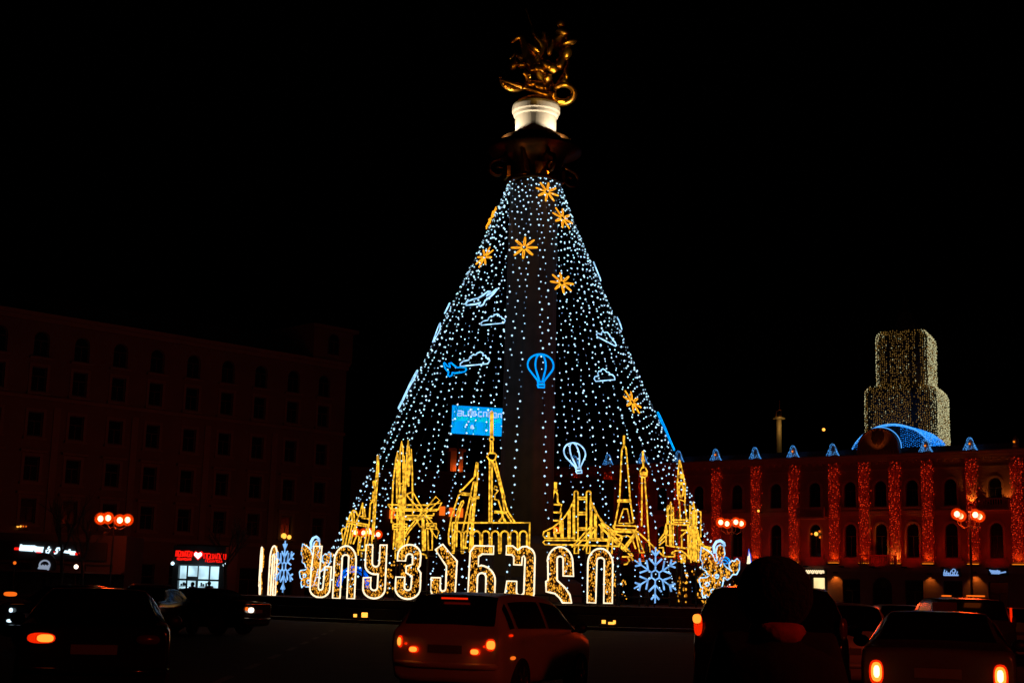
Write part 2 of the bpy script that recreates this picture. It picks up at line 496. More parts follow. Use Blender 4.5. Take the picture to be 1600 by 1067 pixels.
for i, u in enumerate(PIL):
    p_ = put('pilaster', pilm, R_, (u, 0, 0))
    c = curt[i % 3]
    a = put('red_light_curtain', c[1], p_, (0, 0, 0)); a['kind'] = 'stuff'
    a = put('red_light_curtain', c[0], p_, (0, 0, 0)); a['kind'] = 'stuff'
    if not (14 < u < 19):
        q = put('finial', capm, R_, (u, -.1, 18.85*.22)); q.scale = (.78, .9, .78)
        if abs(u-32.2) > .5: put('blue_fringe_lights', bluem, q, (0, 0, 0))
        q2 = MB().ball((0, -.62, 19.75), .13).mesh('orange_lamp', M['amber_lamp'])
        if i % 2 == 0 or i > 8: put('orange_lamp', q2, q, (0, 0, 0))
    put('floodlight', floodm, R_, (u, 0, 0)); put('floodlight_lens', lensm, R_, (u, 0, 0))
    light('uplight', R_, (u, -0.75, 6.35), 60 if i != 9 else 260, AMBER if i == 9 else (1, .09, .006), 'SPOT', .15, 110, (u, -0.2, 9))
for i in range(len(PIL)-1):  # red lights added under the windows to redden the wall
    c = (PIL[i] + PIL[i+1])/2
    MB().box(c-.3, c+.3, -2.75, -2.5, 5.6, 5.75).box(c-.05,c+.05,-2.6,-.4,5.55,5.599).build('added_wash_light', M['steel'], R_)
    light('added_wash_beam', R_, (c, -2.6, 5.8), 72 if i % 3 else 105, (1, .006, .001), 'SPOT', .3, 140, (c, -.0, 10.5))
# warm wall washes low on the ground floor and beside two upper windows
for (u, z, e) in ((10.45, 4.7, 90), (22.0, 4.7, 45), (27.2, 4.9, 70), (5.2, 4.9, 10)):
    q = MB().box(u-.25, u+.25, -.35, -.05, z+.25, z+.4).build('wall_lamp', M['steel'], R_)
    light('wall_lamp_light', R_, (u, -.55, z+.2), e, (1, .3, .03), 'SPOT', .1, 100, (u, -.1, z-1.5))
for (u, z, e) in ((27.2, 12.9, 150), (29.2, 13.1, 30), (31.2, 13.1, 60)):
    q = MB().box(u-.2, u+.2, -.75, -.45, z-.25, z-.1).build('wall_lamp', M['steel'], R_)
    light('wall_lamp_light', R_, (u, -.7, z), e, (1, .3, .03), 'SPOT', .1, 90, (u, -.1, z+1.6))
for z, c in ((13.0, 8.7),):
    pass
# balconies
def balcony(u0, u1, z):
    b = MB().box(u0, u1, -1.3, -.005, z-.25, z)
    o = b.build('balcony', M['trim_red'], R_)
    r = MB().box(u0, u1, -1.25, -1.05, z+.95, z+1.1)
    for s_ in (u0, u1-.2): r.box(s_, s_+.2, -1.27, -1.03, z+.002, z+.948)
    for k in range(int((u1-u0)/.28)): r.lathe([(.04,z+.01),(.1,z+.3),(.05,z+.6),(.07,z+.94)], 6, u0+.35+k*.28 if u0+.35+k*.28 < u1-.2 else u1-.3, -1.15)
    r.build('balustrade', M['trim_red'], o)
balcony(14.0, 18.5, 6.0); balcony(6.0, 9.6, 11.6); balcony(28.0, 31.6, 12.3)
# ground floor: shopfronts, gate and lit door
sm = window_mesh(2.2, 3.4, False, .1); gm = window_mesh(2.4, 4.4, True, .14)
for (c, w, z0, z1, k) in grd:
    if k == 'shopfront': o = put('shopfront', sm[0], R_, (c, .2, z0)); put('pane', sm[1], o, (0,0,0))
    elif k == 'gate': o = put('gate', gm[0], R_, (c, .2, z0)); put('pane', gm[1], o, (0,0,0))
    else:
        cc = c + .35
        o = MB().plate(rect(cc-1.15, cc+1.15, .35, 4.6), [rect(cc-.75, cc+.75, .4, 4.4)], .1, .25).build('doorway', M['frame'], R_)
        MB().plate(rect(cc-.75, cc+.75, .4, 4.4), [], .3, .32).build('lit_glass', M['door_light'], o)
        MB().tube([(cc-.75,.26,1.35),(cc-.3,.25,1.3),(cc+.1,.25,1.1)], .05).tube([(cc+.45,.25,.9),(cc+.6,.25,1.9),(cc+.55,.25,3.2)], .03).build('door_handrail', M['steel'], o)
        light('doorway_light', R_, (cc, -.4, 2.6), 12, (1,.7,.35), 'POINT', .5)
# central gable with crest over the narrow bay
g0 = MB()
gc = 16.2; GT = cf.loc(1377,671)[1] - 19.5
outer = [(gc-2.55, 18.83), (gc+2.55, 18.83)] + [(gc + 2.4*math.cos(PI*i/14), 19.5 + GT*math.sin(PI*i/14)) for i in range(15)]
g0.plate(outer, [], -.5, .6)
gab = g0.build('gable', M['wall_red'], R_)
rim = MB().tube([(gc-2.6,-.55,18.9)] + [(gc + 2.45*math.cos(PI*i/16), -.55, 19.5 + (GT+.05)*math.sin(PI*i/16)) for i in range(16,-1,-1)] + [(gc+2.6,-.55,18.9)], .14, 6)
rim.build('gable_moulding', M['trim_red'], gab)
cr = MB().lathe([(0.01,0),(.75,0),(.75,.14),(.01,.14)], 16)
cr.v = [Vector((p.x + gc, -.52 - p.z, p.y*1.15 + 20.75)) for p in cr.v]
cr.box(gc-.45, gc+.45, -.82, -.67, 20.5, 20.7).box(gc-.14, gc+.14, -.84, -.67, 20.1, 21.5).box(gc-.55,gc-.3,-.8,-.67,20.6,21.2).box(gc+.3,gc+.55,-.8,-.67,20.6,21.2)
cr.build('crest', M['gold'], gab)
bal = MB()
for k in range(11): bal.box(gc-2.1+k*.4, gc-1.92+k*.4, -.72, -.55, 18.83, 19.25)
bal.build('dentils', M['trim_red'], gab)
light('crest_light', R_, (gc, -2.2, 19.2), 26, (1, .25, .03), 'SPOT', .1, 80, (gc, -.5, 20.8))
# domed roof with its net of blue lights
DZ, DH, DU, DD = 18.83, cf.loc(1395,662)[1] - 18.83, 5.2, 2.7
DC = 17.2
def domept(a, b_):    # a -1..1 across, b 0..1 front to back
    aa = abs(a)
    z = DH * (1 - aa**2.1) * 0.72 + DH*0.28*(1 - aa**10)
    y = 1.0 + DD*2*b_
    return Vector((DC + DU*a, y, DZ + z))
dm = MB(); n = 24; o_ = 0
for i in range(n+1):
    for j in range(3): dm.v.append(domept(-1 + 2*i/n, j/2) + Vector((0,0,-.12)))
for i in range(n):
    for j in range(2): dm.f.append((i*3+j, (i+1)*3+j, (i+1)*3+j+1, i*3+j+1))
dm.f.append(tuple(i*3 for i in range(n+1))[::-1])
dome = dm.build('dome_roof', M['roof'], R_)
random.seed(21)
bl, bp_ = MB(), MB()
for j in range(16):
    for i in range(105):
        a = -1 + 2*i/104 + ru(-.004,.004)
        p = domept(a, j/15)
        if rnd() < .9: (bl if rnd() < .7 else bp_).bulb(p + Vector((ru(-.03,.03), 0, .05+ru(-.03,.05))), ru(.06,.095))
for k in range(44):       # strings hanging down the front face
    a = -1 + 2*k/43
    p = domept(a, 0); L_ = p.z - DZ
    m_ = int(L_/.26)
    inner = abs(DC + DU*a - gc) < 2.2
    for q in range(m_):
        if inner: continue
        (bl).bulb((p.x + ru(-.04,.04), .85, p.z - .15 - q*.26 + ru(-.04,.04)), ru(.045,.08))
for i in range(90):
    p = domept(-1 + 2*i/89, 0); bp_.bulb(p + Vector((0, -.12, .08)), .085)
for i in range(56):
    t = i/55; a = PI*(1 - t)
    if t > .42: bp_.bulb((gc + .12 + 2.65*math.cos(a), -.2, 19.5 + (GT+.25)*math.sin(a)), .08)
x = bl.build('blue_light_net', M['blue_bulb'], dome); x['kind'] = 'stuff'
x = bp_.build('pale_blue_light_net', M['blue_bulb_pale'], dome); x['kind'] = 'stuff'

# ---- gold-lit clock tower behind the city hall
tw = thing('clock_tower', 'two tiered clock tower draped in golden light strings behind the blue dome', 'tower',
           (at_y(1418,640,178).x, 178, 0), -.47)
def rsq(h, c, z, n=4):   # rounded square ring
    pts = []
    for k in range(4):
        cx, cy = ((1,-1),(1,1),(-1,1),(-1,-1))[k]
        for i in range(n):
            t = -PI/2 + k*PI/2 + (PI/2)*i/(n-1)
            pts.append((cx*(h-c) + c*math.cos(t), cy*(h-c) + c*math.sin(t), z))
    return pts
def tier(rings):
    b = MB(); n = 16; o = 0
    for r in rings: b.v += [Vector(p) for p in r]
    for i in range(len(rings)-1):
        for j in range(n): b.f.append((i*n+j, i*n+(j+1)%n, (i+1)*n+(j+1)%n, (i+1)*n+j))
    b.f.append(tuple((len(rings)-1)*n + j for j in range(n))); return b
zl = at_y(1418,598,173).z; zu = at_y(1418,509,173).z
low = tier([rsq(4.3,1.2,0), rsq(4.3,1.2,zl-1.2), rsq(4.1,1.3,zl-.5), rsq(3.5,1.4,zl)])
upp = tier([rsq(3.1,.9,zl), rsq(3.15,.9,zl+3), rsq(3.1,1.0,zu-1.4), rsq(2.75,1.2,zu-.5), rsq(2.1,1.3,zu)])
lo = low.build('lower_tier', M['stone'], tw); up_ = upp.build('upper_tier', M['stone'], tw)
spb = MB().lathe([(1.7,zu),(1.5,zu+.6),(1.1,zu+1.6),(1.0,zu+2.6),(.3,zu+3.4),(.1,zu+5.0)], 10)
spb.build('lantern', M['roof'], tw)
random.seed(9)
def string_lights(h, z0, z1, parent, hole):
    a, d = MB(), MB()
    per = 8*h
    s = 0.0
    while s < per:
        side = int(s // (2*h)); t = s - side*2*h - h
        nx, ny = ((0,-1),(1,0),(0,1),(-1,0))[side]; tx, ty = ((1,0),(0,1),(-1,0),(0,-1))[side]
        corner = abs(t) > h*.86 or side == 1
        z = z0 + ru(0,.3); skip = (side == 0 and any(abs(t - q) < w for q, w in hole))
        while z < z1:
            sh = 0.0
            if z > z1 - 1.2: sh = (z - z1 + 1.2)**2 * .45
            inn = 1 - sh/h
            p = (nx*(h*inn+.1) + tx*t*(inn if abs(t) > h*.6 else 1) + ru(-.06,.06), ny*(h*inn+.1) + ty*t*inn + ru(-.06,.06), z)
            if rnd() < (.95 if corner else .86) and (not skip or rnd() < .12):
                (a if rnd() < (.75 if corner else .08) else d).bulb(p, ru(.035,.07) * (1.1 if corner else 1), ru(.05,.11))
            z += ru(.17,.36)
        s += .25 if side in (0,1) else .5
    x = a.build('pale_gold_light_strings', M['tower_bulb_pale'], parent); x['kind'] = 'stuff'
    x = d.build('amber_light_strings', M['tower_bulb'], parent); x['kind'] = 'stuff'
string_lights(4.3, 15.5, zl, lo, [(1.7,.28),(-3.9,.15)])
string_lights(3.1, zl, zu, up_, [(2.0,.2),(-1.7,.1),(1.2,.12)])
light('tower_warm_light', tw, (3.7,-3.7, zl+.4), 25, (1,.55,.2), 'POINT', .2)

# ---- the large beige hotel on the left
lf = Facade('hotel_building', 'large unlit beige hotel block with rows of dark windows on the left', 'building', (48.8,731.5), 115, (498.4,774), 135)
RL = lf.root
cols_px = [48.8,113.3,174.6,233.3,291,345.9,398.2,449.9,498.4]
cu = [lf.loc(x, 731.5 + (774-731.5)*(x-48.8)/449.6)[0] for x in cols_px]
step = cu[1] - cu[0]
cu = [cu[0] - 2*step, cu[0] - step] + cu
rows = [lf.loc(66.6,537)[1], lf.loc(60.6,592)[1], lf.loc(56,662)[1], lf.loc(48.8,731.5)[1], lf.loc(43.8,797)[1]]
WL, WR = cu[0] - 3, cu[-1] + 2.55
ztop = rows[0] + 2.1
holes = []
for u in cu:
    for k, z in enumerate(rows):
        holes.append(arched(u, 1.35, z-1.05, z+1.05) if k == 0 else rect(u-.65, u+.65, z-1.0, z+1.0))
    holes.append(rect(u-1.1, u+1.1, .4, 3.2))
MB().plate(rect(WL, WR, 0, ztop), holes, 0, .4).build('wall', M['wall_left'], RL)
MB().box(WL, WR, .41, 15, 0, ztop-.1).build('inner_block', M['frame'], RL)
wa = window_mesh(1.35, 2.1, True); wb = window_mesh(1.3, 2.0, False); wc = window_mesh(2.2, 2.8, False)
trimm = MB().plate(rect(-.9,.9,-.12,2.25), [rect(-.65,.65,-.02,2.0)], -.07, -.003).mesh('window_surround', M['trim_left'])
sillm = MB().box(-1.0, 1.0, -.25, -.004, -.3, -.125).mesh('window_sill', M['trim_left'])
pedm = MB().box(-1.15, 1.15, -.35, -.004, 2.3, 2.5).mesh('window_hood', M['trim_left'])
for u in cu:
    for k, z in enumerate(rows):
        f_, p_ = wa if k == 0 else wb
        o = put('window', f_, RL, (u, .15, z - (1.05 if k == 0 else 1.0))); put('pane', p_, o, (0,0,0))
        if k: put('window_surround', trimm, RL, (u, 0, z-1.0))
        put('window_sill', sillm, RL, (u, 0, z-1.0))
        if k >= 3: put('window_hood', pedm, RL, (u, 0, z-1.0))
    o = put('shopfront', wc[0], RL, (u, .15, .4)); put('pane', wc[1], o, (0,0,0))
MB().box(WL, WR, -.6, .3, ztop, ztop+.35).box(WL, WR, -.35, .3, ztop-.35, ztop-.002).build('cornice', M['trim_left'], RL)
zz = (rows[1] + rows[2]) / 2 + .15
MB().box(WL, WR, -.3, -.003, zz, zz+.3).build('string_course', M['trim_left'], RL)
zz = rows[4] - 2.0
MB().box(WL, WR, -.3, -.003, zz, zz+.35).build('lower_string_course', M['trim_left'], RL)
pm = MB().box(-.3, .3, -.12, -.003, zz+.36, rows[1]-2.2).mesh('wall_pilaster', M['trim_left'])
for k in range(len(cu)-1):
    if k % 2 == 0: put('wall_pilaster', pm, RL, ((cu[k]+cu[k+1])/2, 0, 0))
mr_ = MB().add([(WL,.3,ztop+.36),(WR,.3,ztop+.36),(WR,3.5,ztop+2.6),(WL,3.5,ztop+2.6),(WL,15,ztop+2.6),(WR,15,ztop+2.6)], [(0,1,2,3),(3,2,5,4)])
mr_.build('mansard_roof', M['roof'], RL)
tt = MB().box(WR-4.3, WR+.35, -.35, 6, ztop+.352, ztop+3.3).box(WR-4.7, WR+.75, -.75, 6.4, ztop+3.302, ztop+3.65)
tt.build('corner_tower', M['wall_left'], RL)
o = put('window', wa[0], RL, (WR-2, -.45, ztop+.9)); put('pane', wa[1], o, (0,0,0))
# lit lamps on its ground floor balcony and inside one window
o = thing('wall_lantern', 'pair of warm lanterns glowing on the hotel front left of the letters', 'lantern', lf.world(lf.loc(444,838)[0], -.3, lf.loc(444,838)[1]), cf.root.rotation_euler[2])
MB().ball((-.3,0,.05), .26).build('lantern_globe', M['warm_lamp'], o); MB().ball((.42,0,-.05), .2).build('lantern_globe', M['warm_lamp'], o)
MB().box(-.7,.7,.1,.28,-.5,-.4).build('lantern_bracket', M['steel'], o)
o = thing('wall_lantern', 'small row of amber bulbs on the hotel front at the far left', 'lantern', lf.world(lf.loc(32,822)[0], -.3, lf.loc(32,822)[1]))
for k in range(4): MB().ball((-.35+.22*k,0,0), .1 - .015*k).build('bulb', M['warm_lamp'] if k < 2 else M['tail_orange'], o)
MB().box(-.5,.5,.1,.25,-.3,-.22).build('lantern_bracket', M['steel'], o)
# ------------------------------------------------------------------ monument column and statue
mon = thing('monument_column', 'tall grey granite victory column with gilded capital rising through the light tree', 'monument', (C.x, C.y, 1.05))
def zz_(z): return z - 1.05
def L_(prof): return [(r, zz_(z)) for r, z in prof]
MB().lathe(L_([(3.4,1.05),(3.4,2.2),(3.0,2.4),(2.6,2.5),(2.6,4.4),(2.3,4.7),(1.75,4.9)]), 8).build('pedestal', M['granite'], mon)
MB().lathe(L_([(1.66,4.9),(1.60,12),(1.55,20),(1.50,26.4)]), 96, flute=.035, nf=16).build('shaft', M['granite'], mon, smooth=True)
cp = MB().lathe(L_([(1.5,26.4),(1.75,26.5),(1.8,26.7),(1.5,26.8),(1.55,27.5),(2.1,28.25),(2.9,28.5),(2.9,28.75),(1.9,28.8),(1.5,28.85)]), 32)
cpo = cp.build('capital', M['bronze'], mon, smooth=True)
for k in range(8):
    a = 2*PI*k/8 + .39
    dr = Vector((math.cos(a), math.sin(a), 0))
    if k % 2 == 0:
        pts = [dr*1.5 + Vector((0,0,zz_(28.3)))]
        for i in range(22):
            t = i/21*2.2*PI; rr = .62*(1 - i/26)
            pts.append(dr*(2.45 + 1.15*rr*math.sin(t)) + Vector((0,0,zz_(27.1) - rr*math.cos(t)*-1)))
        MB().tube(pts, .14, 6, r1=.07).build('volute', M['bronze'], cpo, smooth=True)
    lf_ = MB()
    sd = Vector((-dr.y, dr.x, 0))
    for h in range(6):
        z = 26.8 + h*.28; ro = 1.56 + .02*h*h; w = .34*(1 - .12*h)
        lf_.v += [dr*ro + sd*w + Vector((0,0,zz_(z))), dr*(ro+.1) + Vector((0,0,zz_(z)+.04)), dr*ro - sd*w + Vector((0,0,zz_(z)))]
        if h:
            q = (h-1)*3; lf_.f += [(q,q+1,q+4,q+3),(q+1,q+2,q+5,q+4)]
    lf_.build('acanthus_leaf', M['bronze'], cpo)
for k in range(4):
    a = 2*PI*k/4 - PI/2 + .25; dr = Vector((math.cos(a), math.sin(a), 0))
    MB().box(-.42,.42,-.12,.12,0,.75, Matrix.Translation(dr*1.75 + Vector((0,0,zz_(26.65)))) @ Matrix.Rotation(a+PI/2,4,'Z')).build('shield', M['gold'], cpo)
MB().lathe(L_([(1.32,28.85),(1.28,29.0),(1.28,30.75),(1.40,30.82),(1.42,31.0),(1.50,31.08),(1.50,31.4),(1.44,31.55),(1.3,31.6)]), 48).build('drum', M['marble'], mon, smooth=False)
MB().lathe(L_([(2.05,28.76),(2.05,29.3),(2.15,29.3),(2.15,28.76)]), 40).build('shade_parapet', M['bronze'], mon)  # parapet added to keep the lower drum in shadow
# wreath shapes added on the ledge to block floodlight from the lower drum
for k, (a, h, w) in enumerate(((-.45,.75,.75),(.55,.5,.65),(.1,.3,.5),(2.4,.5,.6),(3.5,.5,.6))):
    b = MB()
    for i in range(9):
        t = i/8; b.ball((math.sin(a)*2.0 + (t-.5)*w*1.5, -math.cos(a)*2.0, zz_(28.78) + .05 + h*math.sin(PI*t)*.6), .17, 6, 4)
    b.build('shade_wreath', M['steel'], mon)
for a in (-1.2, 0.95):
    light('drum_floodlight', mon, (math.sin(a)*2.75, -math.cos(a)*2.75, zz_(28.95)), 750, (1.0,.80,.55), 'SPOT', .06, 120, (math.sin(a)*.9, -math.cos(a)*.9, zz_(30.7)))
    MB().box(-.12,.12,-.08,.08,0,.12, Matrix.Translation((math.sin(a)*2.75, -math.cos(a)*2.75-.1, zz_(28.78)))).build('floodlight', M['steel'], mon)
for a, e in ((-.5, 7), (.45, 9), (2.6, 8)):
    light('capital_lamp', mon, (math.sin(a)*2.6, -math.cos(a)*2.6, zz_(27.0)), e, (1,.35,.05), 'POINT', .05)

st = thing('gilded_statue', 'gilded rider on a rearing horse fighting a coiled dragon on top of the column', 'statue', (C.x, C.y, 31.6))
st.scale = (1.1, 1.1, 1.15)
def skin_obj(name, pts, edges, rad, m_, parent, lv=2):
    me = bpy.data.meshes.new(name); me.from_pydata(pts, edges, []); me.materials.append(m_)
    o = bpy.data.objects.new(name, me); col.objects.link(o); o.parent = parent
    s = o.modifiers.new('skin', 'SKIN'); s.use_smooth_shade = True
    for i, r in enumerate(rad):
        me.skin_vertices[0].data[i].radius = (r, r) if not isinstance(r, tuple) else r
        me.skin_vertices[0].data[i].use_root = (i == 0)
    ss = o.modifiers.new('sub', 'SUBSURF'); ss.levels = ss.render_levels = lv
    return o
# horse rearing up to the left; rider; dragon
hp = [(.35,0,1.55),(-.05,-.05,2.15),(-.45,-.1,2.75),(-.75,-.12,3.3),(-.95,-.15,3.85),(-1.3,-.2,3.75),(-1.55,-.22,3.45),
      (.55,-.3,1.1),(.25,-.32,.55),(.4,-.32,.06),(.65,.3,1.05),(.75,.34,.5),(.95,.34,.06),
      (-.85,-.32,2.55),(-1.25,-.34,2.75),(-1.35,-.34,2.25),(-.8,.28,2.65),(-1.3,.3,3.05),(-1.6,.3,2.7),(.75,.05,1.5),(1.05,.05,1.05),(1.1,.05,.5)]
he = [(0,1),(1,2),(2,3),(3,4),(4,5),(5,6),(0,7),(7,8),(8,9),(0,10),(10,11),(11,12),(2,13),(13,14),(14,15),(2,16),(16,17),(17,18),(0,19),(19,20),(20,21)]
hr = [.46,.42,.44,.27,.2,.17,.11,.24,.12,.09,.24,.12,.09,.16,.1,.08,.16,.1,.08,.1,.12,.05]
skin_obj('horse', hp, he, hr, M['gold'], st)
rp = [(.15,-.05,2.75),(.25,-.08,3.2),(.3,-.1,3.65),(.32,-.1,3.95),(.32,-.1,4.25),(.0,-.35,3.6),(-.3,-.5,3.95),(-.35,-.45,4.35),
      (.62,.1,3.55),(.85,.05,3.15),(.6,-.15,2.95),(-.05,-.45,2.45),(-.15,-.55,1.85),(-.4,-.6,1.75),(.2,.4,2.4),(.15,.5,1.85)]
re_ = [(0,1),(1,2),(2,3),(3,4),(2,5),(5,6),(6,7),(2,8),(8,9),(9,10),(0,11),(11,12),(12,13),(0,14),(14,15)]
rr_ = [.26,.24,.28,.11,.19,.13,.09,.07,.13,.09,.07,.16,.11,.1,.16,.1]
rd = skin_obj('rider', rp, re_, rr_, M['gold'], st)
MB().tube([(-.75,-.6,5.3),(-.35,-.47,4.3),(.1,-.6,2.2),(.45,-.7,.5)], .045, 6).build('spear', M['gold'], rd)
ck = MB()
for i in range(9):
    t = i/8
    for j in range(5):
        s_ = j/4
        ck.v.append(Vector((.4 + 1.35*t + .15*math.sin(s_*6), .25 + .3*math.sin(t*7 + s_*3), 4.0 + .55*math.sin(t*2.6) - s_*1.5*(.5+.5*t) - .3*t)))
        if i and j: q = len(ck.v)-1; ck.f.append((q, q-1, q-6, q-5))
ck.build('cloak', M['gold'], rd, smooth=True)
dg = MB()
pts = []
for i in range(40):                       # coil at lower right
    t = i/39*2*PI*.92 + .3
    pts.append((1.5 + .62*math.cos(t+2.6), -.45 + .25*math.sin(t), .55 + .42*math.sin(t+2.6)))
pts += [(1.35,-.2,1.4),(1.6,-.1,1.9),(1.75,0,2.5),(1.5,0,3.1),(1.75,-.1,3.7),(1.45,-.15,4.2),(1.2,-.2,4.5)]
dg.tube(pts, .27, 10, r1=.11)
pts = [(.9,-.5,.35),(.2,-.6,.5),(-.5,-.6,.75)]
for i in range(30):
    t = i/29*2*PI*.62
    pts.append((-1.25 - .72*math.cos(t+.1), -.55 + .2*math.sin(t), 1.25 + .5*math.sin(t+.1)*-1))
dg.tube(pts, .17, 10, r1=.15)
dg.build('dragon_body', M['gold'], st, smooth=True)
wg = MB()
random.seed(31)
def lump(x, z, w, h, rot, name='dragon_wing', y=-.45):
    b = MB().ball((0,0,0), 1, 10, 7)
    Rm = Matrix.Rotation(rot, 3, 'Y')
    b.v = [Rm @ Vector((p.x*w*(1+ru(-.22,.22)), p.y*.28, p.z*h*(1+ru(-.22,.22)))) + Vector((x, y, z)) for p in b.v]
    b.build(name, M['gold'], st, smooth=True)
for q in ((1.45,4.1,.42,.22,.5),(1.85,3.5,.45,.16,-.3),(1.7,2.9,.25,.4,.2),(1.3,2.3,.3,.42,.4),(.55,2.15,.5,.26,.6),(.9,2.0,.35,.3,-.4),(.1,1.95,.4,.28,.5),(-.2,3.1,.45,.16,.7),(1.65,1.7,.14,.4,-.1),(1.55,1.2,.2,.3,.2),(.6,1.4,.3,.2,-.5),(-.9,2.1,.3,.16,0),(-1.35,2.1,.2,.28,.3),(.2,.9,.5,.3,.3),(-.4,1.0,.45,.25,-.3),(1.3,4.6,.3,.25,.8),(.7,3.2,.2,.5,.1)):
    lump(*q)
ft = MB()
for k in range(14):
    a = k/13*PI*1.1 + PI
    ft.tube([(-1.25+.78*math.cos(a), -.72, 1.25+.56*math.sin(a)), (-1.25+.9*math.cos(a), -.78, 1.25+.68*math.sin(a))], .05, 4)
ft.build('dragon_spines', M['gold'], st)
MB().lathe([(1.2,0),(1.15,.12),(.9,.3),(.5,.45),(.1,.5)], 12).build('rock_base', M['gold'], st)
for (x, y, z, e, t) in ((-2.1,-2.2,-.4,75,(-.6,0,2.2)), (1.7,-2.4,-.4,110,(.6,0,2.4)), (.2,-2.6,-.5,45,(.2,0,1.8))):
    light('statue_floodlight', st, (x,y,z), e*.9, (1.0,.50,.08), 'SPOT', .35, 75, None)
    lo_ = st.children[-1] if st.children else None
    o = [q for q in bpy.data.objects if q.name.startswith('statue_floodlight')][-1]
    o.rotation_euler = (Vector(t) - Vector((x,y,z))).to_track_quat('-Z','Y').to_euler()

for (px, py, e) in ((838,78,1),(842,122,1.3),(862,108,1),(868,60,.7),(888,70,1),(884,82,.8),(792,146,1.2),(875,166,1),(858,118,.8),(884,125,.6),(888,145,.6),(812,75,.25)):  # added narrow spots, each aimed to make one highlight on the statue
    t_ = Vector(((px-836)/27.6, -.4, (166-py)/28.4))
    f_ = Vector((t_.x*.8 + (.5 if px < 836 else -.4), -2.5, -.35))
    light('highlight_spot', st, f_, 1300*e, (1.0,.72,.20), 'SPOT', .03, 11, t_)
# ------------------------------------------------------------------ light tree
TP = [(26.6,1.55),(23.5,2.75),(20.7,3.95),(18.0,5.15),(14.0,6.85),(10.1,8.6),(4.4,11.1),(1.5,12.35)]
def tr(z):
    for (a, ra), (b_, rb) in zip(TP, TP[1:]):
        if b_ <= z <= a: return ra + (rb-ra)*(a-z)/(a-b_)
    return TP[0][1] if z > TP[0][0] else TP[-1][1]
tree = thing('light_tree', 'huge cone of cool white light strings strung around the column', 'light tree', (C.x, C.y, 1.05))
MB().tube([(1.58*math.cos(2*PI*k/40), 1.58*math.sin(2*PI*k/40), 25.6) for k in range(40)], .06, 6, closed=True).build('top_ring', M['steel'], tree)
MB().tube([(12.35*math.cos(2*PI*k/90), 12.35*math.sin(2*PI*k/90), .45) for k in range(90)], .06, 6, closed=True).build('base_ring', M['steel'], tree)
random.seed(77)
NS = 50
for k in range(NS):
    th = 2*PI*k/NS + ru(-.035,.035)
    c_, s_ = math.cos(th), math.sin(th)
    def P_(z, lat=0): 
        r = tr(z); return Vector((r*c_ - lat*s_, r*s_ + lat*c_, z - 1.05))
    w = MB().tube([P_(z) for z,_ in TP], .013, 3)
    wo = w.build('light_string', M['wire'], tree)
    b, d = MB(), MB()
    z = 26.55 - ru(0,.3); lat = 0
    zig = .03 + .05*rnd()
    n_ = 0
    while z > 1.55:
        n_ += 1
        lat = zig*.8*(1 if n_ % 2 else -1) + ru(-.02,.02)
        q = rnd()
        if q < .84: b.bulb(P_(z, lat), ru(.036,.070))
        else: d.bulb(P_(z, lat), ru(.026,.045))
        z -= (ru(.34,.50) if z > 17 else ru(.33,.52)) + (.5 if rnd() < .04 else 0)
    x = b.build('bulbs', M['bulb_white'], wo); x['kind'] = 'stuff'
    if d.v: x = d.build('dim_bulbs', M['bulb_dim'], wo); x['kind'] = 'stuff'

# ornaments hanging on the cone. Templates lie in the local x-z plane, facing -y
def tmpl_star(m_):
    b = MB()
    for k in range(8):
        a = PI/4*k
        for s in (-1, 1):
            ca, sa = math.cos(a), math.sin(a)
            b.tube([( .16*ca - s*.03*sa, 0, .16*sa + s*.03*ca), (.45*ca - s*.055*sa, 0, .45*sa + s*.055*ca), (.78*ca - s*.03*sa, 0, .78*sa + s*.03*ca)], .032, 4)
        b.tube([(.16*ca+.03*sa,0,.16*sa-.03*ca),(.16*ca-.03*sa,0,.16*sa+.03*ca)], .04, 4)
        b.tube([(.78*ca+.03*sa,0,.78*sa-.03*ca),(.78*ca-.03*sa,0,.78*sa+.03*ca)], .04, 4)
    return b.mesh('star_outline', m_)
def poly_tmpl(name, polys, m_, r=.046, closed=False):
    b = MB()
    for p in polys: b.tube([(x,0,z) for x, z in p], r, 5)
    return b.mesh(name, m_)
plane_pts = [(-1.0,-.18),(-.9,-.02),(-.55,.08),(-.15,.12),(.15,.32),(.42,.52),(.6,.5),(.45,.3),(.42,.2),(.7,.35),(.98,.62),(1.05,.58),(.85,.25),(.6,.0),(.42,-.12),(.38,-.4),(.2,-.48),(.05,-.42),(.1,-.22),(-.15,-.3),(-.55,-.3),(-.9,-.3),(-1.0,-.18)]
cloud_pts = [(-.9,-.4),(-.95,-.22),(-.8,-.05),(-.55,.0)] + [(-.45,.0),(-.42,.2),(-.25,.36),(-.05,.34)] + [(.0,.45),(.2,.52),(.38,.42),(.42,.28),(.6,.25),(.68,.08),(.85,.05),(.95,-.12),(.88,-.32),(-.9,-.4)]
ball_polys = [[(-.14,-.55)] + [(-.62*math.sin(t), .35 - .0 + .62*-math.cos(t)) for t in [PI*.35 + (PI*.65)*i/8 for i in range(9)]],
              [(.14,-.55)] + [(.62*math.sin(t), .35 + .62*-math.cos(t)) for t in [PI*.35 + (PI*.65)*i/8 for i in range(9)]],
              [(-.07,-.55)] + [(-.25*math.sin(t), .35 + .62*-math.cos(t)) for t in [PI*.3 + (PI*.7)*i/8 for i in range(9)]],
              [(.07,-.55)] + [(.25*math.sin(t), .35 + .62*-math.cos(t)) for t in [PI*.3 + (PI*.7)*i/8 for i in range(9)]],
              [(-.16,-.58),(.16,-.58),(.14,-.72),(-.14,-.72),(-.16,-.58)], [(-.17,-.75),(.17,-.75),(.15,-.9),(-.15,-.9),(-.17,-.75)]]
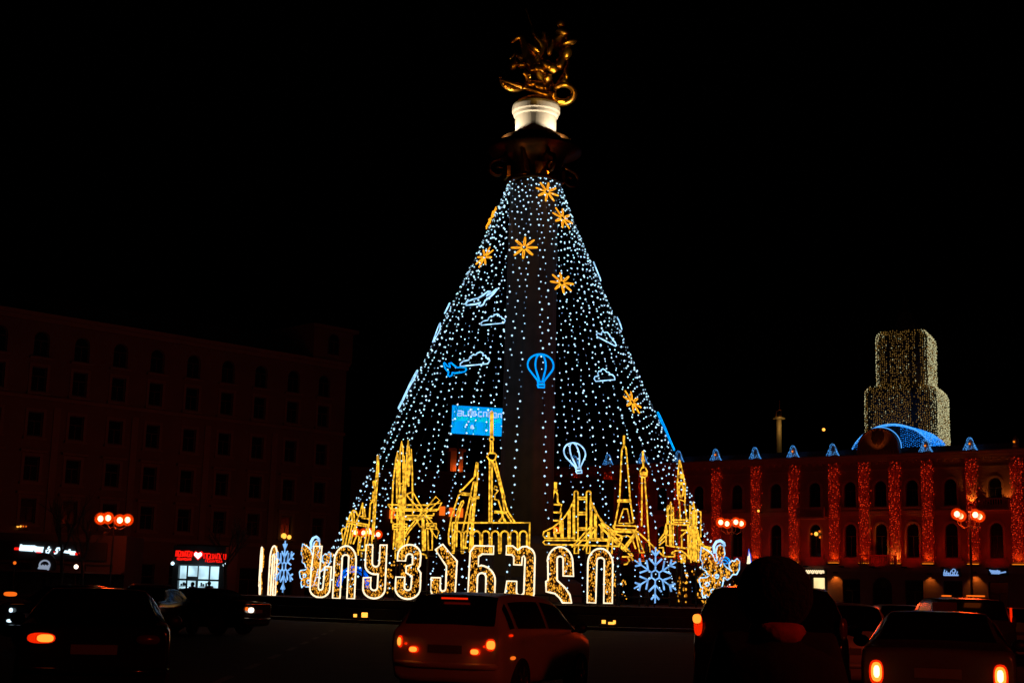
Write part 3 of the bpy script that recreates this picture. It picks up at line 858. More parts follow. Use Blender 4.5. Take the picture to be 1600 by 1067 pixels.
T = {'star': tmpl_star(M['star_gold']),
     'plane_w': poly_tmpl('plane_outline', [plane_pts], M['rope_cool'], .05),
     'plane_b': poly_tmpl('plane_outline', [plane_pts], M['rope_blue'], .055),
     'cloud': poly_tmpl('cloud_outline', [cloud_pts], M['rope_cool'], .042),
     'balloon_b': poly_tmpl('balloon_outline', ball_polys, M['rope_blue'], .045),
     'balloon_w': poly_tmpl('balloon_outline', ball_polys, M['rope_cool'], .042)}
FRM = {k: MB().tube([(-w,.06,-.1),(w,.06,-.1)], .015, 4).tube([(0,.06,-.4),(0,.06,.4)], .015, 4).mesh('support_frame', M['steel']) for k, w in (('s',.7),('l',.9))}
def ornament(kind, name, label, cat, px, py, size, roll=0, flip=1, phi=None, group=None):
    if phi is None:
        d = ray(px, py); best = None
        t = 66.0
        while t < 90:
            p = CAM + d*t; r = math.hypot(p.x-C.x, p.y-C.y)
            if r <= tr(p.z) + .12: best = p; break
            t += .05
        p = best or (CAM + d*84)
        phi = math.atan2(p.x - C.x, -(p.y - C.y))
    else:
        p = at_y(px, py, 85); z = p.z; r = tr(z) + .15
        p = Vector((C.x + r*math.sin(phi), C.y - r*math.cos(phi), z))
    o = thing(name, label, cat, p, 0, group)
    slope = math.atan2(tr(p.z-.5) - tr(p.z+.5), 1.0)
    nout = Vector((math.sin(phi), -math.cos(phi), 0))
    o.rotation_euler = (Matrix.Rotation(phi, 4, 'Z') @ Matrix.Rotation(-slope, 4, 'X') @ Matrix.Rotation(roll, 4, 'Y')).to_euler()
    o.scale = (size*flip, size, size)
    put('light_outline', T[kind], o, (0,0,0)); put('support_frame', FRM['s'], o, (0,0,0))
    return o
GS = 'gold stars on the light tree'
ornament('star','star_ornament','gold eight rayed star at the very top right of the light tree','star',855,300,.92,.25,group=GS)
ornament('star','star_ornament','gold star in front of the column, facing straight ahead','star',819,387,.98,0,group=GS)
ornament('star','star_ornament','gold star just right of the column, lowest of the upper stars','star',878,442,.92,0,group=GS)
ornament('star','star_ornament','gold star seen aslant near the right edge just below the top','star',879,341,.95,.3,group=GS)
ornament('star','star_ornament','gold star turned almost edge on at the upper left edge','star',772,345,.95,.1,phi=-1.32,group=GS)
ornament('star','star_ornament','gold star seen aslant near the left edge beside the highest plane','star',757,402,.9,.2,group=GS)
ornament('star','star_ornament','gold star low on the right side above the skyline figures','star',988,628,.95,.35,group=GS)
ornament('plane_w','plane_ornament','white outlined plane pointing left near the upper left','plane ornament',750,468,1.0,.0)
ornament('plane_b','plane_ornament','bright blue outlined plane pointing right below the left clouds','plane ornament',710,577,.92,-.05,-1)
ornament('plane_w','plane_ornament','white plane outline nearly edge on at the left edge above the kite shape','plane ornament',709,484,.8,.6,1,phi=-1.42)
ornament('plane_w','plane_ornament','white plane outline nearly edge on at the upper right edge','plane ornament',924,428,.8,.9,1,phi=1.45)
ornament('cloud','cloud_ornament','white cloud outline right below the highest plane','cloud ornament',771,500,.78,group='cloud outlines on the light tree')
ornament('cloud','cloud_ornament','white cloud outline above the blue plane','cloud ornament',743,562,.98,group='cloud outlines on the light tree')
ornament('cloud','cloud_ornament','white cloud outline tilted on the right slope, upper one','cloud ornament',947,527,.85,.3,group='cloud outlines on the light tree')
ornament('cloud','cloud_ornament','white cloud outline lower on the right side','cloud ornament',943,587,.85,-.15,group='cloud outlines on the light tree')
ornament('cloud','cloud_ornament','bluish cloud outline nearly edge on at the right edge','cloud ornament',957,506,.75,.2,phi=1.45,group='cloud outlines on the light tree')
ornament('balloon_b','balloon_ornament','bright blue hot air balloon outline in front of the column','balloon ornament',845,580,1.17)
ornament('balloon_w','balloon_ornament','white hot air balloon outline above the bridge figure','balloon ornament',900,716,.98,-.1)
ornament('balloon_w','balloon_ornament','long white balloon outline edge on at the lower left edge','balloon ornament',650,612,1.35,phi=-1.48)
ornament('balloon_b','balloon_ornament','blue balloon outline edge on at the lower right edge','balloon ornament',1031,677,1.3,phi=1.46)
ornament('cloud','kite_ornament','pale diamond shaped outline at the left edge above the long balloon','kite ornament',685,526,.8,1.2,phi=-1.25)
# ------------------------------------------------------------------ ring of letters and figures
def ring_pt(px, R, py=900):
    d = ray(px, py); dx, dy = d.x, d.y
    L_ = math.hypot(dx, dy); dx /= L_; dy /= L_
    t0 = dx*C.x + dy*C.y; qx, qy = dx*t0 - C.x, dy*t0 - C.y
    h2 = R*R - qx*qx - qy*qy
    t = t0 - math.sqrt(h2) if h2 > 0 else t0
    return Vector((dx*t, dy*t, 0))
class Chord:
    def __init__(s, name, label, cat, xl, xr, R, group=None, z0=1.05):
        s.a = ring_pt(xl, R); s.b = ring_pt(xr, R)
        s.u = (s.b - s.a).normalized(); s.n = Vector((-s.u.y, s.u.x, 0)); s.w = (s.b - s.a).length
        s.z0 = z0
        s.root = thing(name, label, cat, s.a + Vector((0,0,z0)), math.atan2(s.u.y, s.u.x), group)
    def loc(s, px, py):
        p = hit_plane(px, py, s.a, s.n)
        return (p - s.a).dot(s.u), p.z - s.z0
    def line(s, pts, y=0.0):
        return [Vector((u, y, z)) for u, z in (s.loc(*p) for p in pts)]
def posts(b, u0, u1, ztop, y=.12):
    for u in (u0, u1): b.box(u-.04, u+.04, y, y+.08, 0, ztop)
    b.box(u0, u1, y+.01, y+.06, .05, .12)
    return b
def fill_bulbs(poly, n, holes=(), r=(.024,.042), rz=(.035,.075), yv=.05, seed=1):
    random.seed(seed)
    xs = [p[0] for p in poly]; zs = [p[1] for p in poly]
    a, d = MB(), MB(); k = 0; tries = 0
    while k < n and tries < n*40:
        tries += 1
        p = (ru(min(xs), max(xs)), ru(min(zs), max(zs)))
        if not inside(p, poly) or any(inside(p, h) for h in holes): continue
        (a if rnd() < .62 else d).bulb((p[0], .03 + ru(-yv,yv), p[1]), ru(*r), ru(*rz)); k += 1
    return a, d
A_ = arc
def L(*parts):
    out = []
    for p in parts: out += p if isinstance(p, list) else [p]
    return out
# letter outlines in a unit box (u right, v up)
GL = {
 'san': L((.13,1),(.50,1),(.42,.20), A_(.53,.20,.11,.055,180,360,6), (.70,.60),(1.0,.60),(.97,.17), A_(.50,.17,.47,.17,0,-180,10), (.05,.55)),
 'in': L((0,0),(.0,.72), A_(.5,.72,.5,.28,180,0,12), (1,0),(.66,0),(.66,.78), A_(.51,.78,.15,.05,0,180,6), (.34,0)),
 'qar': L((.06,1),(.36,1),(.37,.66), A_(.53,.66,.16,.07,180,360,6), (.70,1),(1,1),(1,.18), A_(.5,.18,.5,.18,0,-180,12), (0,.38),(.34,.39),(.34,.2), A_(.5,.2,.15,.05,180,360,6), (.66,.45), A_(.52,.62,.46,.17,-75,-175,8)),
 'vin': L((.06,.70), A_(.52,.80,.46,.20,180,0,10), (.96,.62),(.88,.56),(1.0,.48),(1,.2), A_(.51,.2,.49,.2,0,-180,12), (.03,.40),(.38,.40),(.38,.22), A_(.51,.22,.13,.06,180,360,6), (.66,.42),(.42,.48),(.42,.60),(.66,.64),(.66,.78), A_(.53,.78,.13,.05,0,180,6), (.38,.70)),
 'an': L((.42,1),(.14,.90),(.60,.60),(.60,.20), A_(.49,.20,.11,.05,0,-180,6), (.38,.39),(.02,.39),(.02,.14), A_(.5,.15,.47,.15,180,360,10), (1,.70)),
 'nar': L((.91,1),(.91,.85),(.50,.85),(.36,.80),(.36,.62), A_(.40,.36,.60,.28,84,0,8), (1,.02),(.66,.02),(.66,.42), A_(.50,.42,.16,.08,0,180,6), (.34,.02),(.0,.02),(.04,.88),(.20,1)),
 'un': L((0,1),(.22,1),(.40,.93),(.55,.99),(.72,1), A_(.72,.80,.28,.18,80,0,6), (1,.14), A_(.5,.14,.5,.14,0,-180,10), (.05,.36),(.39,.36),(.39,.17), A_(.52,.17,.13,.06,180,360,6), (.66,.78),(.62,.83),(.56,.80),(.55,.66),(.27,.66),(.27,.80),(.20,.84),(0,.84)),
 'las': L((.08,.40),(.06,.72), A_(.50,.72,.46,.28,175,0,12), (1,.48),(.62,.48),(.61,.78), A_(.50,.78,.11,.05,0,180,6), (.41,.40),(.70,.27),(.88,.15),(.95,0),(.62,0),(.52,.08),(.34,.16),(.02,.19),(.0,.37)),
}
LR = 15.35
letters = [('san',485,518,853,933,'leftmost of the facing letters, a tall hook open at the top'),
 ('in',522,556,852.5,934.5,'second facing letter, an arch shape left of the y shape'),
 ('qar',568.5,603,851,934.5,'letter shaped like a y, third of the facing letters'),
 ('vin',618,657.5,850.5,935.5,'letter shaped like a 3, fourth of the facing letters'),
 ('an',673.5,713.5,850,936,'letter with a slanted top stroke, left of the car roof mast light'),
 ('nar',732,774,852.5,937,'letter with a top bar and arched leg, centre of the word'),
 ('un',790,835,853,939,'letter with a small hooked top, just right of the centre'),
 ('las',853,896,854,941,'letter with a long slanted tail at its foot'),
 ('in',918,957,856.5,941.5,'last arch shaped letter at the right end of the word')]
fillc = {}
def make_letter(key, w, h, z, root, seed):
    poly = [(u*w, z + v*h) for u, v in GL[key]]
    MB().tube([(x, -.03, zz) for x, zz in poly], .044, 5, closed=True).build('letter_outline', M['rope_white'], root)
    a, d = fill_bulbs(poly, 300, seed=seed)
    x = a.build('gold_bulbs', M['fleck_gold'], root); x['kind'] = 'stuff'
    x = d.build('dim_gold_bulbs', M['fleck_dim'], root); x['kind'] = 'stuff'
    posts(MB(), w*.15, w*.8, z + .3, .1).build('stand', M['steel'], root)
for i, (k, xl, xr, yt, yb, lab) in enumerate(letters):
    c = Chord('light_letter', 'white edged gold ' + lab, 'light letter', xl, xr, LR, 'light letters round the monument')
    zt = c.loc((xl+xr)/2, yt)[1]; zb = c.loc((xl+xr)/2, yb)[1]
    make_letter(k, c.w, zt - zb, zb, c.root, 40 + i)
def ring_thing(name, label, cat, phi, R, w, group=None, rot=None):
    nrm = Vector((math.sin(phi), -math.cos(phi), 0)); tan = Vector((math.cos(phi), math.sin(phi), 0))
    p = Vector((C.x, C.y, 1.05)) + nrm*R - tan*(w/2)
    return thing(name, label, cat, p, phi if rot is None else rot, group)
for phi, k, lab, sd in ((-1.10,'in','arch letter nearly edge on at the far left, beside the small snowflake',60), (-1.33,'las','outermost letter at the far left, seen edge on',61)):
    r = ring_thing('light_letter', 'white edged gold ' + lab, 'light letter', phi, LR, 1.25, 'light letters round the monument')
    make_letter(k, 1.25, 2.62, .05, r, sd)

# snowflakes
def snow_mesh(m_):
    b = MB()
    for k in range(6):
        a = PI/2 + PI/3*k; ca, sa = math.cos(a), math.sin(a)
        def P2(r, t): return (r*ca - t*sa, 0, r*sa + t*ca)
        b.tube([P2(.25,0), P2(1.36,0)], .038, 5)
        for s in (-1,1):
            b.tube([P2(.48,0), P2(.80,s*.36)], .045, 5)
            b.tube([P2(.96,0), P2(1.18,s*.22)], .05, 5)
        a2 = a + PI/3
        b.tube([P2(.25,0), (.25*math.cos(a2),0,.25*math.sin(a2))], .038, 5)
    return b.mesh('snowflake_outline', m_)
snm = snow_mesh(M['rope_ice'])
sc_ = Chord('snowflake_light', 'large ice blue snowflake of light tubes right of the last letter', 'snowflake light', 990, 1058, LR, 'snowflakes in the letter ring')
u_, z_ = sc_.loc(1024, 898)
o = put('snowflake_outline', snm, sc_.root, (u_, 0, z_))
MB().box(u_-.03, u_+.03, .06, .1, 0, z_+1.2).build('stand', M['steel'], sc_.root)
r = ring_thing('snowflake_light', 'small looking ice blue snowflake seen aslant between edge on letters and left angel', 'snowflake light', -1.0, LR, 0, 'snowflakes in the letter ring')
put('snowflake_outline', snm, r, (0,0,z_)); MB().box(-.03,.03,.06,.1,0,z_+1.2).build('stand', M['steel'], r)

# angels
T7 = crop(960, 820, 7.27)
an = Chord('angel_light', 'gold filled angel of lights holding a heart at the right end of the ring', 'angel light', 1090, 1157, LR, 'light angels in the letter ring')
ang_poly = [(985,250),(1060,290),(1110,330),(1145,410),(1165,400),(1150,300),(1165,240),(1200,222),(1240,240),(1252,330),(1215,410),(1260,470),(1330,525),(1300,480),(1300,430),(1335,402),(1360,412),(1390,380),(1418,410),(1415,500),(1385,560),(1340,560),(1310,600),(1280,622),(1240,592),(1225,680),(1180,800),(1130,815),(1060,815),(1040,790),(1005,825),(990,770),(1000,710),(975,700),(955,620),(975,598),(1040,595),(1085,565),(1050,560),(1035,520),(990,490),(1000,430),(970,380)]
ap = [an.loc(*p) for p in T7(ang_poly)]
holes = [[an.loc(*p) for p in T7(arc(cx, cy, r_, r_, 0, 330, 8))] for cx, cy, r_ in ((1155,580,22),(1045,670,22),(1110,750,24))]
b = MB().tube([(x,-.02,z) for x, z in ap], .034, 5, closed=True)
for h in holes: b.tube([(x,-.05,z) for x, z in h], .035, 4, closed=True)
b.tube(an.line(T7([(1130,320),(1120,240),(1150,190),(1195,175),(1235,205),(1242,240)]), -.05), .075, 6)
b.build('angel_outline', M['rope_cool'], an.root)
a, d = fill_bulbs(ap, 420, holes, (.035,.062), (.04,.09), .12, 90)
x = a.build('gold_bulbs', M['fleck_gold'], an.root); x['kind'] = 'stuff'
x = d.build('dim_gold_bulbs', M['fleck_dim'], an.root); x['kind'] = 'stuff'
posts(MB(), an.w*.3, an.w*.6, .6, .2).build('stand', M['steel'], an.root)
nrm = Vector((math.sin(-1.0), -math.cos(-1.0), 0)); tan = Vector((math.cos(-1.0), math.sin(-1.0), 0))
dup(an.root, Vector((C.x, C.y, 1.05)) + nrm*(LR-1.3) - tan*.9, -.85, 'gold filled angel of lights half hidden behind the leftmost hook letter', scale=(.95,.95,.93))

# gold line figures of famous landmarks standing on the inner ring
def figure(label, xl, xr, tf, polys, R=11.6, r=.04, extra=None, back=False, m_='rope_gold', cat='skyline light', group='gold skyline figures round the tree', name='skyline_light', seglen=0):
    c = Chord(name, label, cat, xl, xr, R, group)
    if back:
        pass
    b = MB(); zmin = 1e9
    for p in polys:
        rr = r
        if p and isinstance(p[0], (int, float)): rr, p = p[0]*.82, p[1:]
        ln = c.line(tf(p))
        b.tube(ln, rr, 5)
        zmin = min(zmin, min(q.z for q in ln))
    b.build('rope_light', M[m_], c.root)
    st_ = MB(); us = [v.x for v in b.v]; u0, u1 = min(us), max(us)
    posts(st_, u0 + (u1-u0)*.25, u0 + (u1-u0)*.75, zmin + .5, .1)
    st_.box(u0, u1, .1, .14, zmin + .1, zmin + .16)
    st_.build('stand', M['steel'], c.root)
    return c
T6 = crop(840, 740, 7.625)
hang = []
for xs, top in ((122,690),(138,690),(200,640),(216,640),(280,575),(300,560),(365,450),(385,435),(425,330)): hang.append([(xs,top),(xs,762)])
for xs, top in ((628,330),(643,360),(680,470),(697,480),(760,580),(775,590),(845,660)): hang.append([(xs,top),(xs,770)])
bars = [[(485,y),(580,y)] for y in (280,303,460,486,645,668)]
figure('gold outline of a suspension bridge right of the column', 848, 962, T6, [
 [(437,765),(90,765),(65,730),(75,690),(180,640),(300,545),(380,430),(440,300)],
 [(955,795),(90,790),(65,815),(90,842),(430,845),(955,862)],
 [(440,800),(437,225),(445,210),(460,205),(475,210),(482,225),(480,800)], [(582,800),(582,225),(592,210),(608,205),(625,210),(635,225),(625,780)],
 [(440,850),(437,945),(485,945),(487,850)], [(583,850),(583,945),(620,945),(625,850)],
 [(635,330),(700,470),(790,590),(915,690)], [(650,345),(715,490),(800,625),(920,745)], [(625,770),(950,785)]] + bars + hang)
T7b = crop(840, 660, 3.555)
figure('tall gold outline of a lattice tower with a slim tip, highest on the right', 935, 1010, T7b, [
 [.07,(480,72),(480,130)], [(478,130),(468,150),(455,430),(438,520),(425,590)], [(488,135),(492,150),(505,300),(514,430),(533,555)],
 [(478,130),(488,135)], [.06,(444,431),(518,431)], [.06,(444,439),(518,439)], [(477,480),(499,480),(514,558),(530,556)], [(477,480),(450,558),(514,560)],
 [(422,570),(545,575),(552,583),(545,596),(430,590),(420,580),(422,570)], [(425,600),(552,604)], [(430,606),(540,610)],
 [(425,603),(405,625),(385,725)], [(440,608),(418,640),(412,730)],
 [(545,606),(475,700)], [(551,612),(485,706)], [(551,612),(592,722),(568,722),(546,616)], [(440,655),(470,632),(500,628),(525,640),(545,700)],
 [(470,640),(450,690)], [(555,605),(700,742)]], R=11.8)
figure('gold crossing lines like a beam bridge below the lattice tower', 895, 990, T7b, [
 [(300,570),(190,690)], [(310,582),(202,702)], [(330,575),(250,705)], [(300,590),(272,700)], [(340,565),(520,742)], [(355,560),(520,725),(530,742)], [(350,580),(480,712)],
 [(400,600),(385,700)], [(350,568),(440,620),(470,632)], [(410,640),(470,690)], [(470,745),(520,745)], [(500,748),(510,765),(495,785),(480,788)], [(520,745),(530,765)]], R=11.2)
figure('gold outline of a slender television tower with ball, beside the lattice tower', 998, 1022, T7b, [
 [.07,(586,158),(586,202)], arc(587,211,7,8,0,360,8), [.06,(587,220),(588,246)], [(574,300),(570,268),(580,250),(598,250),(608,270),(606,296),(592,304),(574,300)],
 [.07,(577,279),(603,279)], [.07,(577,287),(603,287)], [(580,303),(580,400),(578,575)], [(595,303),(604,420),(612,560),(624,720)]])
T8 = crop(1030, 710, 5.93)
figure('gold outline of a clock tower rising behind the twin towered bridge', 1056, 1076, T8, [
 [(188,50),(178,140),(170,255),(168,262),(174,412),(240,432),(242,262),(168,258)], [(190,50),(212,140),(236,262)], arc(204,330,24,66,0,360,14), arc(204,330,19,58,0,360,14),
 [(184,415),(198,605)], [(236,432),(254,605)], [.12,(200,205),(212,212)], [(180,180),(222,185)], [(185,110),(205,120)]], R=11.0)
figure('gold outline of a twin towered bridge at the right end', 1030, 1112, T8, [
 [(75,640),(75,485),(84,472),(92,500),(108,440),(116,500),(130,488),(134,640)], [(65,640),(65,840),(98,850),(98,645)], [(110,650),(110,850),(130,850),(130,650)], [(65,640),(133,640)],
 [(84,500),(86,640)], [(112,500),(112,640)], [(100,560),(128,560)], [(72,560),(92,560)], [(70,745),(100,745)], [(110,745),(130,745)],
 [.055,(108,605),(282,605)], [(135,627),(280,627)], [.055,(135,648),(285,652)],
 [(285,655),(285,470),(300,500),(318,440),(326,500),(345,510),(347,650)], [(265,660),(270,965)], [(278,660),(282,965)], [(292,660),(294,1000)], [(318,510),(322,990)], [(342,660),(347,995)], [(305,520),(308,980)], [(330,510),(334,985)], [(360,700),(366,1000)],
 [(345,520),(385,530),(385,765)], [(265,740),(345,745)], [(265,820),(350,830)], [(290,560),(345,560)],
 [(65,650),(48,730),(0,792)], [(72,665),(58,755),(0,812)], [(78,700),(60,790),(0,838)], [(340,650),(372,780),(420,850),(480,862)], [(345,700),(378,820),(475,890)], [(345,760),(385,850),(470,870)],
 [.055,(120,850),(250,868),(400,887),(480,902)], [(120,905),(150,890),(205,890),(250,920),(282,962),(322,965)], [(120,905),(118,918),(145,920)],
 [(0,862),(38,862),(40,932)], [(0,912),(60,945),(142,945),(142,915)], [(205,920),(205,1005)], [(220,922),(220,1005)], [(238,925),(238,1005)], [(205,700),(255,700)], [(200,760),(262,700)], [(208,740),(210,860)]], R=11.6)
T3 = crop(600, 680, 5.34)
figure('gold outline of a many spired basilica left of the column', 605, 650, T3, [
 [(62,725),(75,400),(100,200),(112,138),(120,200),(113,430)], [(105,200),(108,560)], [(120,430),(126,300),(140,100),(148,52),(157,100),(162,400)], [(136,120),(130,440)], [(160,400),(163,250),(168,172),(175,250),(178,600)],
 [(172,580),(185,300),(194,110),(202,44),(210,110),(205,425)], [(190,130),(196,400)], [(195,412),(212,250),(228,118),(236,300),(240,660)], [(222,150),(214,330)],
 [(138,400),(162,405),(180,570)], [(138,400),(118,590)], [(155,420),(152,950)], [(130,430),(128,950)], [(166,430),(170,950)], [(142,500),(140,940)], [(112,600),(108,900)],
 [.055,(75,740),(190,740),(190,782),(75,782),(75,740)], [(75,760),(190,762)], [(88,790),(78,950)], [(105,790),(98,955),(170,958),(170,790)], [(122,800),(118,950)], [(62,725),(80,728)], [(120,950),(130,1010)], [(95,960),(95,1030)], [(148,960),(150,1040)]], R=11.9)
figure('gold outline of a windmill over a long flat hull, left of the column', 606, 690, T3, [
 [.055,(35,578),(350,582),(480,562),(452,618),(60,612),(35,578)], [(62,628),(440,628)], [(95,668),(412,668),(415,648)], [(100,688),(400,688)], [(120,702),(300,700),(320,690)], [(95,668),(100,690)],
 [(185,492),(240,470),(335,640)], [(185,492),(318,650)], [(325,640),(432,510),(466,542),(342,655)], [(318,640),(200,780),(172,832)], [(332,655),(215,792),(182,842),(172,832)], [(352,660),(458,800),(440,856),(398,800),(342,668)],
 [.055,(320,690),(325,960)], [(345,780),(345,955),(320,957)], [(365,790),(370,955),(402,955),(402,790)], [(332,700),(335,950)], [(355,735),(435,735),(435,782),(355,776),(355,735)], [(355,755),(435,758)], [(210,840),(190,912)], [(270,700),(300,760),(320,765)],
 [(330,990),(350,1000),(356,1025)], [(290,985),(330,990)], [(60,655),(62,725),(78,728)]], R=11.5)
T2 = crop(525, 690, 5.93)
figure('gold outline of a thin spire leaning at the left end of the skyline', 574, 594, T2, [
 [(386,128),(380,250),(360,450),(345,700),(330,960)], [(391,130),(395,250),(374,480),(348,900)], [(345,460),(340,540),(330,560),(318,575),(316,610),(306,780)], [.07,(352,360),(362,420)], [(345,365),(350,430)], [(320,540),(345,560)], [(386,128),(391,130)]], R=12.0)
figure('gold outline of a small temple at the far left of the skyline', 533, 578, T2, [
 [(72,945),(52,830),(60,805),(80,798),(95,812),(97,830)], [(60,955),(108,740),(140,655),(160,635),(182,640),(200,680)], [(85,960),(125,760)], [.055,(100,730),(300,770)], [(105,752),(300,788)], [(120,935),(152,742)], [(135,945),(178,762)], [(160,945),(192,868),(182,762)],
 [(200,1000),(215,882),(190,862)], [(215,1000),(235,882),(285,848)], [(250,700),(246,568),(222,660),(202,700),(190,740)], [(225,690),(272,692),(262,618),(246,600)], [(280,1000),(305,880),(300,770)], [(200,1002),(300,1005)], [(240,705),(312,715)], [(262,1000),(285,800)],
 [(145,660),(150,740)], [(165,650),(170,742)], [(110,960),(140,840)], [(180,1020),(178,1060)], [(235,1020),(235,1065)], [(205,1010),(205,1050)]], R=11.9)
T5 = crop(680, 660, 3.555)
arcs = []
for c in (125,177,229,281,333,385,437,489):
    arcs.append([(c-20,716),(c-20,628)] + arc(c, 622, 20, 20, 180, 360, 6) + [(c+20,628),(c+20,716)])
for c in (99,151,203,255,307,359,411,463,515): arcs.append([.035,(c-5,718),(c-5,726),(c+5,726),(c+5,718)])
figure('gold outline of an aqueduct with round arches left of the column', 705, 829, T5, [
 [.06,(95,556),(525,556),(522,716)], [(95,556),(98,716)]] + arcs, R=11.7, r=.045)
figure('gold outline of a television tower on slanted legs in front of the blue screen', 760, 806, T5, [
 [.06,(309,-58),(309,82)], [.06,(319,-58),(319,82)], [.04,(309,-58),(314,-66),(319,-58)], arc(314,93,11,11,0,360,10), [.05,(309,104),(307,170)], [.05,(319,104),(320,170)],
 [.055,(298,170),(330,170),(340,182),(332,206),(318,212),(300,206),(288,190),(298,170)], [.055,(303,210),(300,552)], [.055,(316,210),(313,552)],
 [(318,214),(375,385),(387,410),(383,425),(402,490),(442,552)], [(326,225),(372,400),(384,490),(425,552)], [.05,(328,492),(400,497)], [(328,500),(398,504)], [(335,212),(380,395)],
 [(345,360),(332,352),(326,368),(350,378),(332,400),(330,425),(350,430),(366,480),(384,550)], [(356,552),(374,528),(384,535),(392,552)], [(375,500),(372,525),(352,550)]], R=11.4, r=.042)
figure('gold outline of a sail shaped hotel tower left of the aqueduct tower', 702, 748, T5, [
 [(85,682),(76,670),(74,620),(88,530),(130,402)], [(150,372),(140,375),(136,384),(148,392),(130,402)], [(150,374),(216,304),(229,222),(236,224),(236,300),(218,480),(200,722)], [(229,222),(222,300)],
 [(104,715),(112,560),(122,500),(145,440),(155,434),(158,445),(140,480),(122,560),(118,690)], [(150,610),(212,330),(222,328),(222,350),(204,560)], [.055,(148,390),(196,396)], [(148,400),(196,404)], [(190,400),(208,420),(196,425)], [.055,(212,410),(242,412),(242,420),(212,420)],
 [(165,700),(206,420)], [(190,720),(214,430)], [(175,500),(196,525),(195,560)], [(168,695),(180,696)]], R=11.9, r=.042)
# pagoda standing on the far side of the ring, half hidden by the column
pg = thing('skyline_light', 'gold outline of a stepped pagoda on the far side, half hidden by the column', 'skyline light', (at_y(867,800,96.4).x, 96.4, 1.05), 0, 'gold skyline figures round the tree')
def pl(pts):
    out = []
    for x, y in T6(pts):
        p = at_y(x, y, 96.4); out.append((p.x - pg.location.x, 0, p.z - 1.05))
    return out
b = MB()
for p in ([(205,100),(205,190),(235,240),(240,340),(265,355)], [(205,190),(240,200)], [(150,365),(285,365),(270,455),(140,462)], [(270,455),(285,465),(265,555),(140,558)], [(265,555),(262,700),(140,700)]):
    q = pl(p); b.tube(q, .06, 5); b.tube([(-v[0], v[1], v[2]) for v in q], .06, 5)
b.build('rope_light', M['rope_gold'], pg)
MB().box(-.05,.05,.1,.2,0,4).build('stand', M['steel'], pg)
# decorations on the far half of the ring, seen from behind between the letters
def far_letter(px, w, h, z, m1, n, seed, label):
    Y = C.y + 14.2
    r = thing('light_letter', label, 'light letter', (at_y(px,900,Y).x - w/2, Y, 1.05), 0, 'light letters round the monument')
    poly = [(u*w, z + v*h) for u, v in GL['in']]
    a, d = fill_bulbs(poly, n, seed=seed, r=(.05,.08), rz=(.06,.12))
    a.build('gold_bulbs', M['fleck_gold'], r)['kind'] = 'stuff'; d.build('dim_gold_bulbs', M['fleck_dim'], r)['kind'] = 'stuff'
    posts(MB(), w*.2, w*.8, z+.3, .1).build('stand', M['steel'], r)
far_letter(1082, 2.2, 2.2, .2, None, 70, 71, 'gold speckled arch letter on the far side, seen behind the large snowflake')
far_letter(968, 1.1, 2.0, .2, None, 26, 72, 'faint gold speckled letter on the far side, beside the last arch letter')
far_letter(620, 1.5, 2.2, .3, None, 60, 73, 'gold speckled letter on the far side, seen behind the 3 shaped letter')
far_letter(1120, 2.6, 2.0, .1, None, 70, 74, 'gold speckled letter on the far side, behind the right angel')
Yb = C.y + 6
ab = thing('arch_light', 'deep blue arch of lights behind the second and third letters', 'arch light', (at_y(553,900,Yb).x, Yb, 1.05), 0)
b = MB(); b.tube([(1.0*math.cos(PI*i/14), 0, .6+1.25*math.sin(PI*i/14)) for i in range(15)], .1, 5)
b.tube([(.82*math.cos(PI*i/14), 0, .6+1.0*math.sin(PI*i/14)) for i in range(15)], .07, 5)
b.build('blue_tube', M['rope_deep'], ab); posts(MB(), -.95, .95, .7, .1).build('stand', M['steel'], ab)

# small floodlights on the outer step of the island
for px, py, lab in ((563,973,'small amber floodlight on the island edge left of the white car'), (950,973,'small amber floodlight on the island edge right of the white car')):
    p = ring_pt(px, 18.6, 973); z = 0.12
    o = thing('ground_floodlight', lab, 'floodlight', (p.x, p.y, z), 0, 'amber floodlights on the island edge')
    MB().box(-.42,.42,-.15,.15,0,.12).build('housing', M['steel'], o)
    q = MB().box(-.30,-.12,-.2,-.151,.16,.32).box(.0,.28,-.2,-.151,.13,.24).box(.22,.34,-.2,-.151,.16,.32) if px > 700 else MB().box(-.32,-.16,-.2,-.151,.12,.26).box(.06,.34,-.2,-.151,.12,.34)
    q.build('lens', M['warm_lamp'], o)

# ------------------------------------------------------------------ street lamps
def lamp_mesh(n, arm, gr, hgt):
    post = MB().lathe([(.16,0),(.16,.5),(.09,.7),(.07,2.5),(.055,hgt-.2),(.05,hgt+.1)], 10)
    post.lathe([(.02,hgt+.1),(.09,hgt+.2),(.02,hgt+.35)], 8)
    gl, co, am = [], [], MB()
    offs = []
    for k in range(n):
        a = arm[k]
        offs.append(a)
        am.tube([(0,0,hgt-.5),(a[0]*.5,a[1]*.5,hgt-.65),(a[0],a[1],hgt-.45+a[2]),(a[0],a[1],hgt-.3+a[2])], .03, 5)
    return post, am, offs
def street_lamp(px, py, Y, label, arm, gr, energy, rz=0, hide=False):
    p = at_y(px, py, Y); h = p.z
    o = thing('street_lamp', label, 'street lamp', (p.x, p.y, 0), 0, 'globe street lamps round the square')
    post, am, offs = lamp_mesh(len(arm), arm, gr, h)
    post.build('post', M['steel'], o); am.build('arms', M['steel'], o)
    for (x, y, dz) in offs:
        c = (x, y, h + dz)
        g_ = MB().ball(c, gr*1.75, 20, 12).build('globe', M['lamp_globe_glow'], o, smooth=True)  # oversized sphere whose red emission paints the halo round the bulb
        MB().ball(c, gr*.80, 12, 8, gr*.86).build('bulb', M['lamp_core'], g_, smooth=True)
    light('lamp_light', o, (0, 0, h + .1), energy, ORANGE, 'POINT', .5)
    return o
